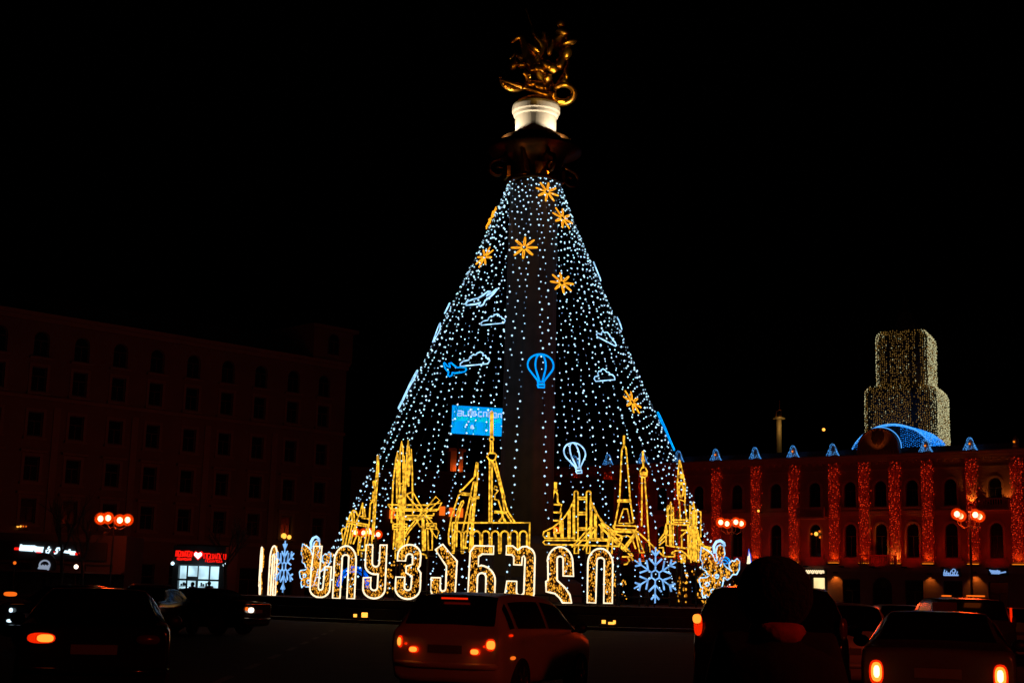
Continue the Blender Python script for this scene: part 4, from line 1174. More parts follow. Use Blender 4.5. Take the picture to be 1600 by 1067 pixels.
street_lamp(179,812,100,'four globed street lamp in front of the hotel on the left', [(-.98,0,.06),(-.55,.3,.13),(.42,-.2,-.02),(.83,.25,.04)], .25, 750)
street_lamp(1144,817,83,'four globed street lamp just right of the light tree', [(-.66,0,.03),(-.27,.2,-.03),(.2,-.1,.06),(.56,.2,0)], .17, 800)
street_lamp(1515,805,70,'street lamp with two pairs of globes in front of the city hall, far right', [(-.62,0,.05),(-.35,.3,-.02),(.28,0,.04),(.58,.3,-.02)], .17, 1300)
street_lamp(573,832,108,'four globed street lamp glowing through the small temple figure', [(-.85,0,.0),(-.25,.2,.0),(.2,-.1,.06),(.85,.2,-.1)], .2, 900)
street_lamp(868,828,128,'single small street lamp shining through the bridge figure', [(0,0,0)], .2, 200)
# unseen lamp added right of the frame to redden car flanks and collar
o = thing('street_lamp', 'unseen street lamp added at the right to redden the cars', 'street lamp', (9.5,2.0,0), 0, 'globe street lamps round the square')
post, am, offs = lamp_mesh(2, [(-.5,0,0),(.5,0,0)], .2, 5.5)
post.build('post', M['steel'], o); am.build('arms', M['steel'], o)
for x in (-.5,.5): MB().ball((x,0,5.5), .25, 12, 8).build('globe', M['lamp_core'], o, smooth=True)
light('lamp_light', o, (0,0,5.5), 1100, (1,.03,.003), 'POINT', .3)

# ------------------------------------------------------------------ billboard screen and dark buildings behind the tree
bb = Facade('screen_building', 'dark office block with a bright blue screen behind the light tree', 'building', (560,800), 158, (940,800), 166)
zt = 14.5
hs = []; ws = []
for k in range(12):
    u = 2 + k*2.35
    for z in (6.5, 10.3):
        hs.append(rect(u-.6,u+.6,z,z+2)); ws.append((u,z))
MB().plate(rect(-1, 30, 0, zt), hs, 0, .4).build('wall', M['wall_left'], bb.root)
MB().box(-1, 30, .41, 10, 0, zt-.05).build('inner_block', M['frame'], bb.root)
MB().box(-1.3, 30.3, -.5, .3, zt, zt+.4).box(-1,30,-.2,-.004,5,5.4).build('cornice', M['trim_left'], bb.root)
w3 = window_mesh(1.2, 2.0, False)
for u, z in ws:
    o = put('window', w3[0], bb.root, (u,.15,z)); put('pane', w3[1], o, (0,0,0))
s0 = bb.loc(701,680); s1 = bb.loc(783,638); s2 = bb.loc(783,682); s3 = bb.loc(701,637)
sx0, sx1, sz0, sz1 = s0[0], s1[0], (s0[1]+s2[1])/2, (s1[1]+s3[1])/2
bd = thing('billboard', 'bright blue lit billboard with pale block lettering behind the tree', 'billboard', bb.world(sx0, -1.2, 0), bb.root.rotation_euler[2])
w_, h_ = sx1 - sx0, sz1 - sz0
MB().box(-.15, w_+.15, 0, .5, sz0-.15, sz1+.15).build('screen_housing', M['steel'], bd)
MB().box(.0, w_, -.05, -.004, sz0, sz1).build('screen', M['screen'], bd)
MB().box(w_*.09, w_*.94, -.07, -.053, sz0+h_*.47, sz0+h_*.60).build('screen_band', M['screen_band'], bd)
for x_ in (.8, w_-1.0): MB().box(x_, x_+.2, .1, .3, 12, sz0-.16).build('support_post', M['steel'], bd)
TB = crop(690, 630, 16)
glyphs = [ [(310,235),(410,235),(410,340),(310,345),(310,290),(400,290)], [(445,240),(445,340),(540,345)], [(575,345),(575,240),(620,240),(620,345)], [(620,240),(670,240),(670,345)],
 [(705,250),(760,250),(770,300),(710,300),(705,250)], [(770,300),(760,345),(700,345)], [(920,260),(840,260),(840,355),(920,360)], [(965,370),(965,265),(1045,265),(1050,370)],
 [(1090,375),(1090,270),(1140,270),(1140,375)], [(1140,270),(1180,270),(1185,380)], [(1220,385),(1220,280),(1290,280),(1295,385),(1230,385)], [(1340,390),(1345,300),(1420,300),(1425,400)]]
def bl_(p):
    x, y = p; fx = (x - 165)/1330.0; yt = 105 + 75*fx
    return (fx*w_, sz0 + h_*(1 - (y - yt)/635.0))
b = MB()
for gph in glyphs:
    b.tube([(bl_(p)[0], -.1, bl_(p)[1]) for p in gph], .075, 4)
b.box(w_*.36, w_*.42, -.12, -.06, sz0+h_*.2, sz0+h_*.3).box(w_*.37, w_*.41, -.12, -.06, sz0+h_*.302, sz0+h_*.34)
b.build('screen_lettering', M['screen_text'], bd)
# lit chimney like turret and small amber wall lights on that block
tu = thing('roof_turret', 'small square turret with red glowing base behind the tree', 'turret', bb.world(bb.loc(717,720)[0], 1, 14.9), bb.root.rotation_euler[2])
z0 = bb.loc(717,734)[1] - 14.9; z1 = bb.loc(717,705)[1] - 14.9
MB().box(-.75,.75,0,1.5,0,z1+.1).box(-1,1,-.25,1.7,z1+.102,z1+.4).build('turret_wall', M['wall_red'], tu)
light('turret_light', tu, (0,-.6,max(.2,z0)+.15), 40, (1,.2,.02), 'POINT', .1)
for px, py, e in ((612,803,30),(690,798,40),(705,800,30),(718,801,26)):
    u, z = bb.loc(px, py)
    o = thing('wall_lantern', 'orange wall lantern on the dark block, ' + {612:'leftmost of four',690:'beside the windmill figure',705:'behind the sail figure',718:'rightmost of four'}[px], 'lantern', bb.world(u, -.3, z))
    MB().box(-.32,.32,0,.2,-.5,.5).build('lantern_glass', M['tail_orange'], o)
    MB().box(-.4,.4,-.05,.25,.501,.6).build('lantern_cap', M['steel'], o)
# far monument with a lit shaft and a small statue, beyond the city hall
p = at_y(1217, 655, 230)
fm = thing('distant_monument', 'slim far column lit amber, with small figures on its platform', 'monument', (p.x, p.y, 0))
pz = p.z
MB().lathe([(2.2,0),(2.2,pz-8),(.45,pz-7.9),(.42,pz)], 16).build('shaft', M['marble'], fm)
MB().lathe([(1.0,pz+.02),(1.05,pz+.2),(.9,pz+.3)], 16).build('platform', M['marble'], fm)
fg = MB().tube([(-.45,0,pz+.3),(-.4,0,pz+1.3),(.1,0,pz+1.6),(.4,0,pz+1.5),(.35,0,pz+.3)], .18, 6).tube([(.1,0,pz+1.5),(.12,0,pz+3.1)], .12, 6).ball((.1,0,pz+.6), .25, 8, 5)
fg.build('figures', M['gold'], fm)
light('shaft_light', fm, (.3,-2.2,pz-1.5), 70, (1,.5,.1), 'POINT', .2); light('figure_light', fm, (0,-1.2,pz+.5), 6, (1,.5,.1), 'POINT', .2)
p = at_y(1287, 671, 260)
o = thing('hill_lamp', 'single tiny amber lamp high up between the far monument and the dome', 'lamp', (p.x, p.y, 0))
MB().ball((0,0,p.z), .3).build('lamp_globe_glow', M['warm_lamp'], o); MB().lathe([(.2,0),(.1,p.z-.3)], 6).build('post', M['steel'], o)
# ------------------------------------------------------------------ kiosk, signs, planting on the left
kx0 = at_y(277,900,98); kx1 = at_y(343,900,98); kw = kx1.x - kx0.x
kz1 = at_y(310,883,98).z; kz0 = .35
ko = thing('pharmacy_kiosk', 'brightly lit glass fronted shop kiosk under a red sign with a white heart', 'kiosk', (kx0.x, 98, 0), -.02)
MB().box(-.35, kw+.35, .8, 4, 0, kz1+1.4).box(-.35, 0, -.05, .8, 0, kz1+.6).box(kw, kw+.35, -.05, .8, 0, kz1+.6).box(-.35, kw+.35, -.1, .8, kz1+.02, kz1+1.3).build('kiosk_wall', M['steel'], ko)
MB().box(.0, kw, .7, .78, kz0, kz1).build('lit_back_wall', M['shop_light'], ko)
f = MB()
vs = [0, kw*.23, kw*.48, kw*.76, kw]
f.plate(rect(0, kw, kz0-.3, kz1), [rect(vs[i]+.05, vs[i+1]-.05, z0+.04, z1-.04) for i in range(4) for z0, z1 in ((kz0,kz0+(kz1-kz0)*.6),(kz0+(kz1-kz0)*.62,kz1)) if not (i in (1,) and z0 > kz0+.5)] + [rect(vs[1]+.05, vs[2]-.02, kz0+(kz1-kz0)*.70, kz1-.04)], 0, .08)
f.build('window_frame', M['steel'], ko)
s = MB()
for k in range(3): s.box(.1, kw*.23, .35, .6, .7+k*.35, .74+k*.35).box(kw*.5, kw*.74, .35, .6, .7+k*.35, .74+k*.35)
s.box(kw*.3, kw*.36, .4, .6, .4, 1.6).box(kw*.42,kw*.45,.3,.5,.4,1.9).build('shelves', M['car_silver'], ko)
random.seed(33)
s = MB()
for k in range(30):
    a = ru(.1, kw*.2) if k % 2 else ru(kw*.52, kw*.72); z = .75 + (k % 3)*.35
    s.box(a, a+.1, .38, .5, z, z+ru(.1,.25))
s.build('goods', M['plate'], ko)['kind'] = 'stuff'
sz = kz1 + .35
lt = MB()
def scribble(b, x0, x1, z0, z1, n, slant=0, r=.03):
    w = (x1-x0)/n
    for k in range(n):
        x = x0 + k*w
        t = k % 4
        if t == 0: b.tube([(x,-.15,z0),(x,-.15,z1),(x+w*.7,-.15,z1),(x+w*.7,-.15,z0)], r, 4)
        elif t == 1: b.tube([(x+w*.7,-.15,z1),(x,-.15,z1),(x,-.15,z0),(x+w*.7,-.15,z0),(x+w*.7,-.15,(z0+z1)/2)], r, 4)
        elif t == 2: b.tube([(x,-.15,z1),(x,-.15,z0),(x+w*.7,-.15,z0),(x+w*.7,-.15,z1)], r, 4)
        else: b.tube([(x,-.15,z0),(x+w*.35,-.15,z1),(x+w*.7,-.15,z0)], r, 4)
scribble(lt, -.15, kw*.34, sz+.22, sz+.58, 7, r=.055); scribble(lt, -.05, kw*.32, sz-.02, sz+.12, 9, r=.035)
scribble(lt, kw*.62, kw+.45, sz+.12, sz+.46, 7, r=.05); scribble(lt, kw*.66, kw+.3, sz-.1, sz+.05, 8, r=.03)
lt.build('red_sign_letters', M['sign_red'], ko)
hp_ = [(0,-.3),(-.34,.02),(-.34,.2),(-.2,.32),(0,.2),(.2,.32),(.34,.2),(.34,.02)]
def hrt(s_): return [(kw*.48 + x*s_, sz + .3 + z*s_) for x, z in hp_]
MB().plate(hrt(1.0), [], -.2, -.1).build('heart_rim', M['sign_red'], ko); MB().plate(hrt(.75), [], -.26, -.205).build('heart', M['sign_white'], ko)
for x in (-.25, kw+.42):
    MB().ball((x,-.5,kz1+.08), .13).build('spotlight_bulb', M['sign_white'], ko); MB().tube([(x,-.5,kz1+.1),(x,-.1,kz1+.5)], .03, 4).build('spotlight_arm', M['steel'], ko)
light('kiosk_light', ko, (kw/2, -1.2, 2.4), 25, (.7,.9,1), 'POINT', .6)
# sign over the dark shops at the far left
def sign_plane(name, label, cat, px, py, Y, group=None):
    p = at_y(px, py, Y)
    return thing(name, label, cat, (p.x, Y, p.z), 0, group), Y/F*1.0
o, k_ = sign_plane('shop_sign', 'long white glowing script sign with red ends at the far left', 'sign', 76, 858, 105)
k_ = 105/F
def S4(pts): return [((20 + x/13.33 - 76)*k_, 0, -(830 + y/13.33 - 858)*k_) for x, y in pts]
b = MB()
for k in range(17):
    x = 150 + k*18
    b.tube(S4([(x,400),(x+18,300 if k > 1 else 285)]), .05, 4)
b.tube(S4([(150,400),(430,412)]), .05, 4).tube(S4([(170,310),(430,325)]), .045, 4)
for k in range(11):
    x = 465 + k*15; b.tube(S4([(x,420),(x+16,325 - (12 if k==0 else 0))]), .05, 4)
b.tube(S4([(465,418),(630,425)]), .05, 4).tube(S4([(480,330),(640,342)]), .045, 4)
b.tube(S4([(760,315),(730,350),(765,365),(700,395),(700,435),(750,445),(770,400),(790,360)]), .065, 4)
b.tube(S4([(1000,340),(920,345),(900,385),(930,400),(915,440),(870,455)]), .07, 4).tube(S4([(960,390),(1000,350)]), .03, 4).tube(S4([(1010,375),(1020,410)]), .03, 4)
for k in range(13):
    x = 1060 + k*18; b.tube(S4([(x,430+k*2.4),(x+22,(350 if k in (5,6) else 385)+k*1.0)]), .045, 4)
b.tube(S4([(1190,455),(1290,462)]), .05, 4)
b.build('script_lettering', M['sign_white'], o)
MB().tube(S4([(45,378),(135,378)]), .1, 5).tube(S4([(1300,448),(1380,448)]), .1, 5).tube(S4([(500,436),(600,440)]), .05, 4).tube(S4([(855,415),(870,425)]), .06, 4).build('red_bars', M['sign_red'], o)
MB().box(*( -4.2,4.2,.15,.3,-.7,.6)).build('sign_board', M['steel'], o)
o, k_ = sign_plane('round_sign', 'grey round emblem sign under the white script sign', 'sign', 68, 883, 104)
k_ = 104/F
def S4(pts): return [((20 + x/13.33 - 68)*k_, 0, -(830 + y/13.33 - 883)*k_) for x, y in pts]
b = MB().tube(S4(arc(660,700,105,95,130,400,16)), .06, 5)
for k in range(10): b.tube(S4([(540+k*20,765),(570+k*19,690+ (k%3)*12)]), .045, 4)
b.tube(S4([(530,765),(740,775)]), .05, 4).tube(S4([(550,720),(720,730)]), .05, 4).tube(S4([(730,820),(755,765)]), .05, 4)
b.build('emblem_lettering', M['sign_grey'], o); MB().lathe([(.01,.2),(.85,.2),(.85,.3),(.01,.3)], 20).mesh('x', None)
pb = MB().plate([(.9*math.cos(2*PI*i/20), .9*math.sin(2*PI*i/20)) for i in range(20)], [], .1, .2); pb.build('round_board', M['steel'], o)
sf = thing('shop_building', 'dark flat roofed shop front under the script sign', 'shop', (at_y(76,900,105.4).x, 105.4, 0), 0)
pz = at_y(76,868,105).z
MB().box(-5.5,5.5,0,5,0,pz+1.6).build('shop_wall', M['frame'], sf)
for k in range(4):
    MB().plate(rect(-4.6+k*2.4,-2.6+k*2.4,.3,2.8),[rect(-4.5+k*2.4,-2.7+k*2.4,.4,2.7)],-.1,-.004).build('shop_window_frame', M['steel'], sf)
MB().box(-5.7,5.7,-1.6,-.01,pz-1.2,pz-1.05).build('awning', M['roof'], sf)
def small_lamp(px, py, Y, label, m_='warm_lamp', r=.14):
    p = at_y(px, py, Y)
    o = thing('small_lamp', label, 'lamp', (p.x, p.y, 0))
    MB().ball((0,0,p.z), r).build('lamp_globe_glow', M[m_], o); MB().lathe([(.06,0),(.03,p.z-r)], 6).build('post', M['steel'], o)
small_lamp(119,885,102,'white lit lamp right of the round emblem sign','head_lamp',.16)
small_lamp(23,879,102,'dim amber lamp left of the round emblem sign','tail_orange',.12)
# bare street trees and a hedge in front of the hotel
def bare_tree(x, y, h, label, seed):
    random.seed(seed)
    o = thing('bare_tree', label, 'tree', (x, y, 0), 0, 'bare street trees in front of the hotel')
    tk = MB().tube([(0,0,0),(.05,.02,h*.25),(-.05,.05,h*.45)], .14, 8, r1=.1)
    tk.build('trunk', M['bark'], o, smooth=True)
    br = MB()
    def grow(p, d, L_, r, lv):
        q = p + d*L_; mid = p + d*L_*.5 + Vector((ru(-.1,.1), ru(-.1,.1), .05))*L_
        br.tube([p, mid, q], r, 4, r1=r*.6, cap=False)
        if lv < 4:
            for k in range(3):
                nd = (d + Vector((ru(-.7,.7), ru(-.7,.7), ru(-.1,.5)))).normalized()
                grow(q if k else mid, nd, L_*ru(.6,.8), r*.6, lv+1)
    for k in range(4):
        grow(Vector((-.05,.05,h*.44)), Vector((ru(-.6,.6), ru(-.6,.6), 1)).normalized(), h*.22, .07, 1)
    br.build('crown', M['bark'], o)
bare_tree(at_y(95,900,94).x, 94, 7.5, 'bare street tree above the script sign on the left', 3)
bare_tree(at_y(128,900,97).x, 97, 6.5, 'bare thin street tree right of the round emblem sign', 5)
bare_tree(at_y(352,900,92).x, 92, 6, 'bare street tree just right of the lit kiosk', 8)
random.seed(12)
hd = thing('clipped_hedge', 'low dark clipped hedge in front of the lit kiosk', 'hedge', (at_y(330,900,90).x, 90, 0))
hb = MB()
for i in range(25):
    for j in range(5):
        hb.v.append(Vector((-4+i/24*8 + ru(-.1,.1), [-.5,-.55,0,.55,.5][j] + ru(-.08,.08), [0,.6,.78,.6,0][j] + ru(-.06,.06))))
for i in range(24):
    for j in range(4): q = i*5+j; hb.f.append((q,q+5,q+6,q+1))
hb.build('clipped_leaves', M['hedge'], hd)

# shop signs on the city hall
def chsign(px, py, w, h, label, m_, kind):
    u, z = cf.loc(px, py)
    o = thing('shop_sign', label, 'sign', cf.world(u, -.35, z), cf.root.rotation_euler[2])
    MB().box(-w/2-.2, w/2+.2, 0, .2, -h/2-.15, h/2+.15).build('sign_board', M['steel'], o)
    b = MB()
    if kind == 'blocks':
        n = 9
        for k in range(n):
            x = -w/2 + w*k/n; g_ = w/n
            b.tube([(x,-.08,-h/2),(x,-.08,h*.2),(x+g_*.35,-.08,h/2),(x+g_*.72,-.08,h*.2),(x+g_*.72,-.08,-h/2)], .07, 4)
            if k % 2: b.tube([(x,-.08,-h/2),(x+g_*.7,-.08,-h/2)], .07, 4)
    elif kind == 'a':
        for k in range(7): b.tube([(-w/2+k*w/7,-.08,-h/2),(-w/2+k*w/7+.15,-.08,[.5,.3,-.1,.35,-.1,.5,.2][k]*h)], .06, 4)
        b.tube([(-w/2,-.08,-h/2),(w/2,-.08,-h/2)], .09, 4); b.tube([(w*.2+.22*math.cos(t),-.08,h*.3+.2*math.sin(t)) for t in [i*.7 for i in range(10)]], .05, 4); b.tube([(-w/2,-.08,-h*.1),(-w*.1,-.08,-h*.15)], .07, 4)
    else:
        b.tube([(-w/2,-.08,h*.4),(-w*.3,-.08,-h*.2),(0,-.08,h*.3),(w*.1,-.08,-h*.3),(w/2,-.08,0)], .08, 4); b.tube([(-w*.45,-.08,h*.1),(w*.15,-.08,0)], .13, 4); b.tube([(-w*.4,-.08,-h*.35),(w*.1,-.08,-h*.4)], .07, 4)
    b.build('sign_lettering', M[m_], o)
chsign(1276,893,2.4,.34,'cream glowing block letter sign over the lit doorway','sign_cream','blocks')
chsign(1488,894,1.7,.6,'ice blue script sign on the ground floor, left one of two','sign_ice','a')
chsign(1561,893,1.8,.5,'ice blue script sign on the ground floor at the far right','sign_ice','b')
u, z = cf.loc(1189,885)
o = thing('blue_arch_light', 'blue half round light just above the person\'s head', 'arch light', cf.world(u, -9, 0), cf.root.rotation_euler[2])
z -= 1.4
MB().tube([(.75*math.cos(PI*i/10),0,z+1.5+.75*math.sin(PI*i/10)) for i in range(11)], .1, 5).tube([(.45*math.cos(PI*i/10),0,z+1.5+.4*math.sin(PI*i/10)) for i in range(11)], .07, 4).tube([(-.75,0,z+1.5),(.75,0,z+1.5)], .05, 4).build('blue_tube', M['rope_blue'], o)
MB().box(-.06,.06,.1,.2,0,z+1.5).build('post', M['steel'], o)
u, z = cf.loc(1227,870)
o = thing('sail_light', 'small white and blue sail shaped light in front of the city hall', 'sail light', cf.world(u, -9, 0), cf.root.rotation_euler[2])
b = MB().plate([(-.3,z-1.1),(.3,z-1.1),(.18,z-.2),(-.05,z+.55)], [], -.05, .05); b.build('sail', M['rope_white'], o)
MB().tube([(.3,-.06,z-1.1),(.2,-.06,z-.2),(-.02,-.06,z+.6),(-.1,-.06,z-.2)], .07, 4).build('blue_edge', M['rope_deep'], o); MB().box(-.05,.05,.1,.2,0,z-.8).build('post', M['steel'], o)
u, z = cf.loc(1277,834)
o = thing('wall_lantern', 'cluster of orange lamps at a lower window of the city hall', 'lantern', cf.world(u, -.3, z), cf.root.rotation_euler[2])
MB().ball((0,0,0),.24).build('lantern_globe', M['warm_lamp'], o); MB().ball((-.6,0,0),.12).ball((.45,0,.3),.13).ball((.5,0,-.4),.13).build('small_globe', M['tail_orange'], o); MB().box(-.7,.7,.05,.15,-.1,.0).build('lantern_bracket', M['steel'], o)
u, z = cf.loc(1193,799)
o = thing('wall_lantern', 'tiny amber lamp on the city hall beside the second red pilaster', 'lantern', cf.world(u, -1.3, z), cf.root.rotation_euler[2])
MB().ball((0,0,0),.15).build('lantern_globe', M['warm_lamp'], o); MB().box(-.04,.04,0,1.2,-.2,-.1).build('lantern_bracket', M['steel'], o)

# ------------------------------------------------------------------ cars
def cr1(p0, p1, p2, p3, t):
    return 0.5*((2*p1) + (p2-p0)*t + (2*p0-5*p1+4*p2-p3)*t*t + (3*p1-p0-3*p2+p3)*t**3)
class Shell:
    """car body surface: stations run from the rear (y=0) to the front; (y, zb, w, zbelt, wr, zr)"""
    def __init__(s, st_): s.st = st_
    def sec(s, i):
        i = max(0, min(len(s.st)-1, i)); y, zb, w, zt, wr, zr = s.st[i]
        return [Vector(p) for p in ((0,y,zb),(w*.82,y,zb),(w*.96,y,zb+.12),(w,y,zb+(zt-zb)*.55),(w*.985,y,zt),(wr+(w-wr)*.12,y,zr-(zr-zt)*.16),(wr*.8,y,zr-.012),(0,y,zr))]
    def at(s, t, v):
        """t along the car, v = -7..7 round it: 0 sill centre at |v|=0, 7 roof centre"""
        a = abs(v); i = min(int(t), len(s.st)-2); f = t - i; j = min(int(a), 6); g_ = a - j
        rows_ = []
        for q in range(-1, 3):
            S = s.sec(i+q); P = [S[max(0,min(7,j+r))] for r in range(-1,3)]
            if j == 6: P[3] = Vector((-S[6].x, S[6].y, S[6].z))
            if j == 0: P[0] = Vector((-S[1].x, S[1].y, S[1].z))
            rows_.append(cr1(*P, g_) if 1 else 0)
        p = cr1(*rows_, f)
        return Vector((-p.x if v < 0 else p.x, p.y, p.z))
    def body(s, b, nt=3, nv=2):
        T_ = (len(s.st)-1)*nt; vs = [i/nv for i in range(7*nv+1)]
        vs = vs + [-v for v in vs[-2:0:-1]]; n = len(vs)
        o = len(b.v)
        for i in range(T_+1):
            for v in vs: b.v.append(s.at(i/nt, v))
        for i in range(T_):
            for j in range(n): b.f.append((o+i*n+j, o+(i+1)*n+j, o+(i+1)*n+(j+1)%n, o+i*n+(j+1)%n))
        b.f.append(tuple(o+j for j in range(n))); b.f.append(tuple(o+T_*n+j for j in range(n))[::-1])
        return b
    def patch(s, b, t0, t1, v0, v1, off=.008, nt=6, nv=5, edge=None):
        o = len(b.v)
        for i in range(nt+1):
            for j in range(nv+1):
                f, g_ = i/nt, j/nv
                ta, tb = (t0, t1) if edge is None else edge(g_)
                t = ta + (tb-ta)*f; v = v0 + (v1-v0)*g_
                vv = v
                if abs(v) > 7: vv = -(14-abs(v))*(1 if v > 0 else -1)
                p = s.at(t, vv)
                e = .02
                def A(t_, v_):
                    if abs(v_) > 7: v_ = -(14-abs(v_))*(1 if v_ > 0 else -1)
                    return s.at(max(0, min(len(s.st)-1.001, t_)), v_)
                dn = (A(t+e, v) - A(t-e, v)).cross(A(t, v+e) - A(t, v-e))
                dn = dn.normalized() if dn.length > 1e-9 else Vector((0,0,1))
                cen = Vector((0, p.y, .8))
                if dn.dot(p - cen) < 0: dn = -dn
                b.v.append(p + dn*off)
        for i in range(nt):
            for j in range(nv): q = o+i*(nv+1)+j; b.f.append((q, q+nv+1, q+nv+2, q+1))
        return b
HATCH = [(0,.34,.80,.86,.70,.88),(.05,.28,.845,.93,.72,.97),(.16,.24,.865,.95,.71,1.10),(.34,.22,.875,.96,.66,1.40),(.55,.22,.88,.96,.62,1.475),(1.2,.22,.88,.95,.62,1.51),(2.1,.22,.88,.94,.62,1.49),(2.75,.22,.88,.93,.62,1.38),(3.15,.22,.87,.92,.64,1.12),(3.4,.22,.86,.90,.70,.97),(3.85,.24,.82,.80,.66,.86),(4.05,.3,.74,.66,.58,.70),(4.1,.36,.66,.60,.5,.62)]
SEDAN = [(0,.36,.80,.90,.70,.95),(.06,.28,.85,.95,.74,1.02),(.5,.24,.87,.97,.74,1.06),(.85,.22,.88,.96,.68,1.13),(1.25,.22,.88,.95,.60,1.36),(1.7,.22,.885,.95,.60,1.43),(2.4,.22,.885,.94,.60,1.42),(2.9,.22,.88,.93,.61,1.30),(3.3,.22,.88,.92,.66,1.02),(3.7,.22,.86,.88,.70,.93),(4.2,.24,.83,.80,.66,.84),(4.42,.32,.75,.66,.58,.70),(4.48,.38,.66,.6,.5,.62)]
SUV = [(0,.42,.84,.98,.78,1.0),(.05,.34,.89,1.05,.80,1.1),(.13,.30,.91,1.08,.78,1.3),(.27,.30,.92,1.08,.72,1.60),(.5,.30,.925,1.08,.70,1.66),(1.4,.30,.925,1.07,.70,1.69),(2.4,.30,.925,1.06,.70,1.66),(2.95,.30,.92,1.05,.70,1.5),(3.35,.30,.91,1.03,.74,1.16),(3.6,.30,.90,1.0,.78,1.06),(4.2,.32,.87,.94,.74,.98),(4.5,.38,.80,.80,.66,.84),(4.56,.44,.7,.72,.6,.75)]
def wheel(parent, x, y, r, side):
    w = MB().lathe([(r*.62,-.1),(r*.95,-.11),(r,-.07),(r,.07),(r*.95,.11),(r*.62,.1)], 24)
    w.v = [Vector((x + side*p.z, y + p.x, r + p.y)) for p in w.v]
    t = w.build('wheel', M['rubber'], parent, smooth=False)
    rm = MB().lathe([(.02,.1),(r*.2,.115),(r*.24,.09),(r*.58,.085),(r*.63,.105),(r*.64,.05)], 24)
    for k in range(5):
        a = 2*PI*k/5; ca, sa = math.cos(a), math.sin(a)
        rm.add([(r*.2*ca-.04*sa, r*.2*sa+.04*ca, .112),(r*.2*ca+.04*sa, r*.2*sa-.04*ca, .112),(r*.6*ca+.03*sa, r*.6*sa-.03*ca, .108),(r*.6*ca-.03*sa, r*.6*sa+.03*ca, .108)], [(0,1,2,3)])
    rm.v = [Vector((x + side*p.z, y + p.x, r + p.y)) for p in rm.v]
    rm.build('rim', M['alloy'], t)
    ar = MB().lathe([(.01,0),(r*1.12,0),(r*1.12,.01),(.01,.01)], 24)
    ar.v = [Vector((x - side*.065 + side*p.z, y + p.x, r*1.02 + p.y)) for p in ar.v]
    ar.build('wheel_arch', M['black_plastic'], parent)
def make_car(name, label, cat, stations, paint, wheels=(.72,3.28), r=.31, glass=(), rear=(2.0,3.55), lamps='hatch', group=None, bump=.5):
    S = Shell(stations); o = thing(name, label, cat, (0,0,0), 0, group)
    b = S.body(MB()).build('body', M[paint], o, smooth=True)
    (t0, t1), (f0, f1), sides = glass
    q = MB(); S.patch(q, t0, t1, 5.45, 8.55, .008, 6, 10); q.build('rear_window', M['glass'], o, smooth=True)
    q = MB(); S.patch(q, f0, f1, 5.4, 8.6, .008, 6, 10); q.build('windscreen', M['glass'], o, smooth=True)
    for sgn in (1,-1):
        for a, c in sides:
            q = MB(); S.patch(q, a, c, sgn*4.14, sgn*4.9, .009, 6, 3, edge=lambda g_, a=a, c=c: (a + (.12 if a == sides[0][0] else 0)*g_, c - (.55*g_ if c == sides[-1][1] else 0)))
            q.build('side_window', M['glass'], o, smooth=True)
        yy = [stations[int(sides[0][0])+1][0], (stations[int(sides[-1][0])][0])]
        for k, (a, c) in enumerate(sides[-2:]):
            q = MB(); t = a + .15; S.patch(q, t, t+.30, sgn*3.62, sgn*3.74, .022, 2, 1); q.build('door_handle', M[paint], o)
        fr = stations[int(f1)]
        mb = MB().ball((0,0,0), .11, 8, 6); mb.v = [Vector((sgn*(stations[7][2]+.14) + p.x*1.0, stations[8][0]-.3 + p.y*.6, stations[7][3]+.08 + p.z*.75)) for p in mb.v]
        mb.tube([(sgn*(stations[7][2]-.02), stations[8][0]-.28, stations[7][3]+.02),(sgn*(stations[7][2]+.12), stations[8][0]-.3, stations[7][3]+.05)], .02, 4)
        mb.build('mirror', M['black_plastic'], o, smooth=True)
        for y in wheels: wheel(o, sgn*(stations[4][2]-.09), y, r, sgn)
    bp = MB(); w = stations[1][2]
    bp.tube([(-w*.98,.22,bump),(-w*.9,.0,bump),(-w*.5,-.05,bump),(w*.5,-.05,bump),(w*.9,.0,bump),(w*.98,.22,bump)], .045, 6); bp.build('bumper_trim', M[paint], o, smooth=True)
    pz = stations[0][1] + .38
    MB().box(-.26,.26,-.022,-.004,pz-.055,pz+.055).build('number_plate', M['plate'], o)
    return o, S
def lens(parent, name, x, y, z, w, h, m_, d=.03, rz=0):
    b = MB().ball((0,0,0), 1, 12, 8)
    for i, p in enumerate(b.v): b.v[i] = Vector((math.copysign(abs(p.x)**.7, p.x)*w/2, p.y*d, math.copysign(abs(p.z)**.8, p.z)*h/2))
    Rm = Matrix.Rotation(rz, 4, 'Z')
    b.v = [Rm @ p + Vector((x, y, z)) for p in b.v]
    return b.build(name, M[m_], parent, smooth=True)
HG = ((1.75,3.55),(7.2,8.9),[(2.75,3.75),(4.1,5.6),(5.72,7.7)])
def place(o, p, rz): o.location = (p[0], p[1], 0); o.rotation_euler[2] = rz
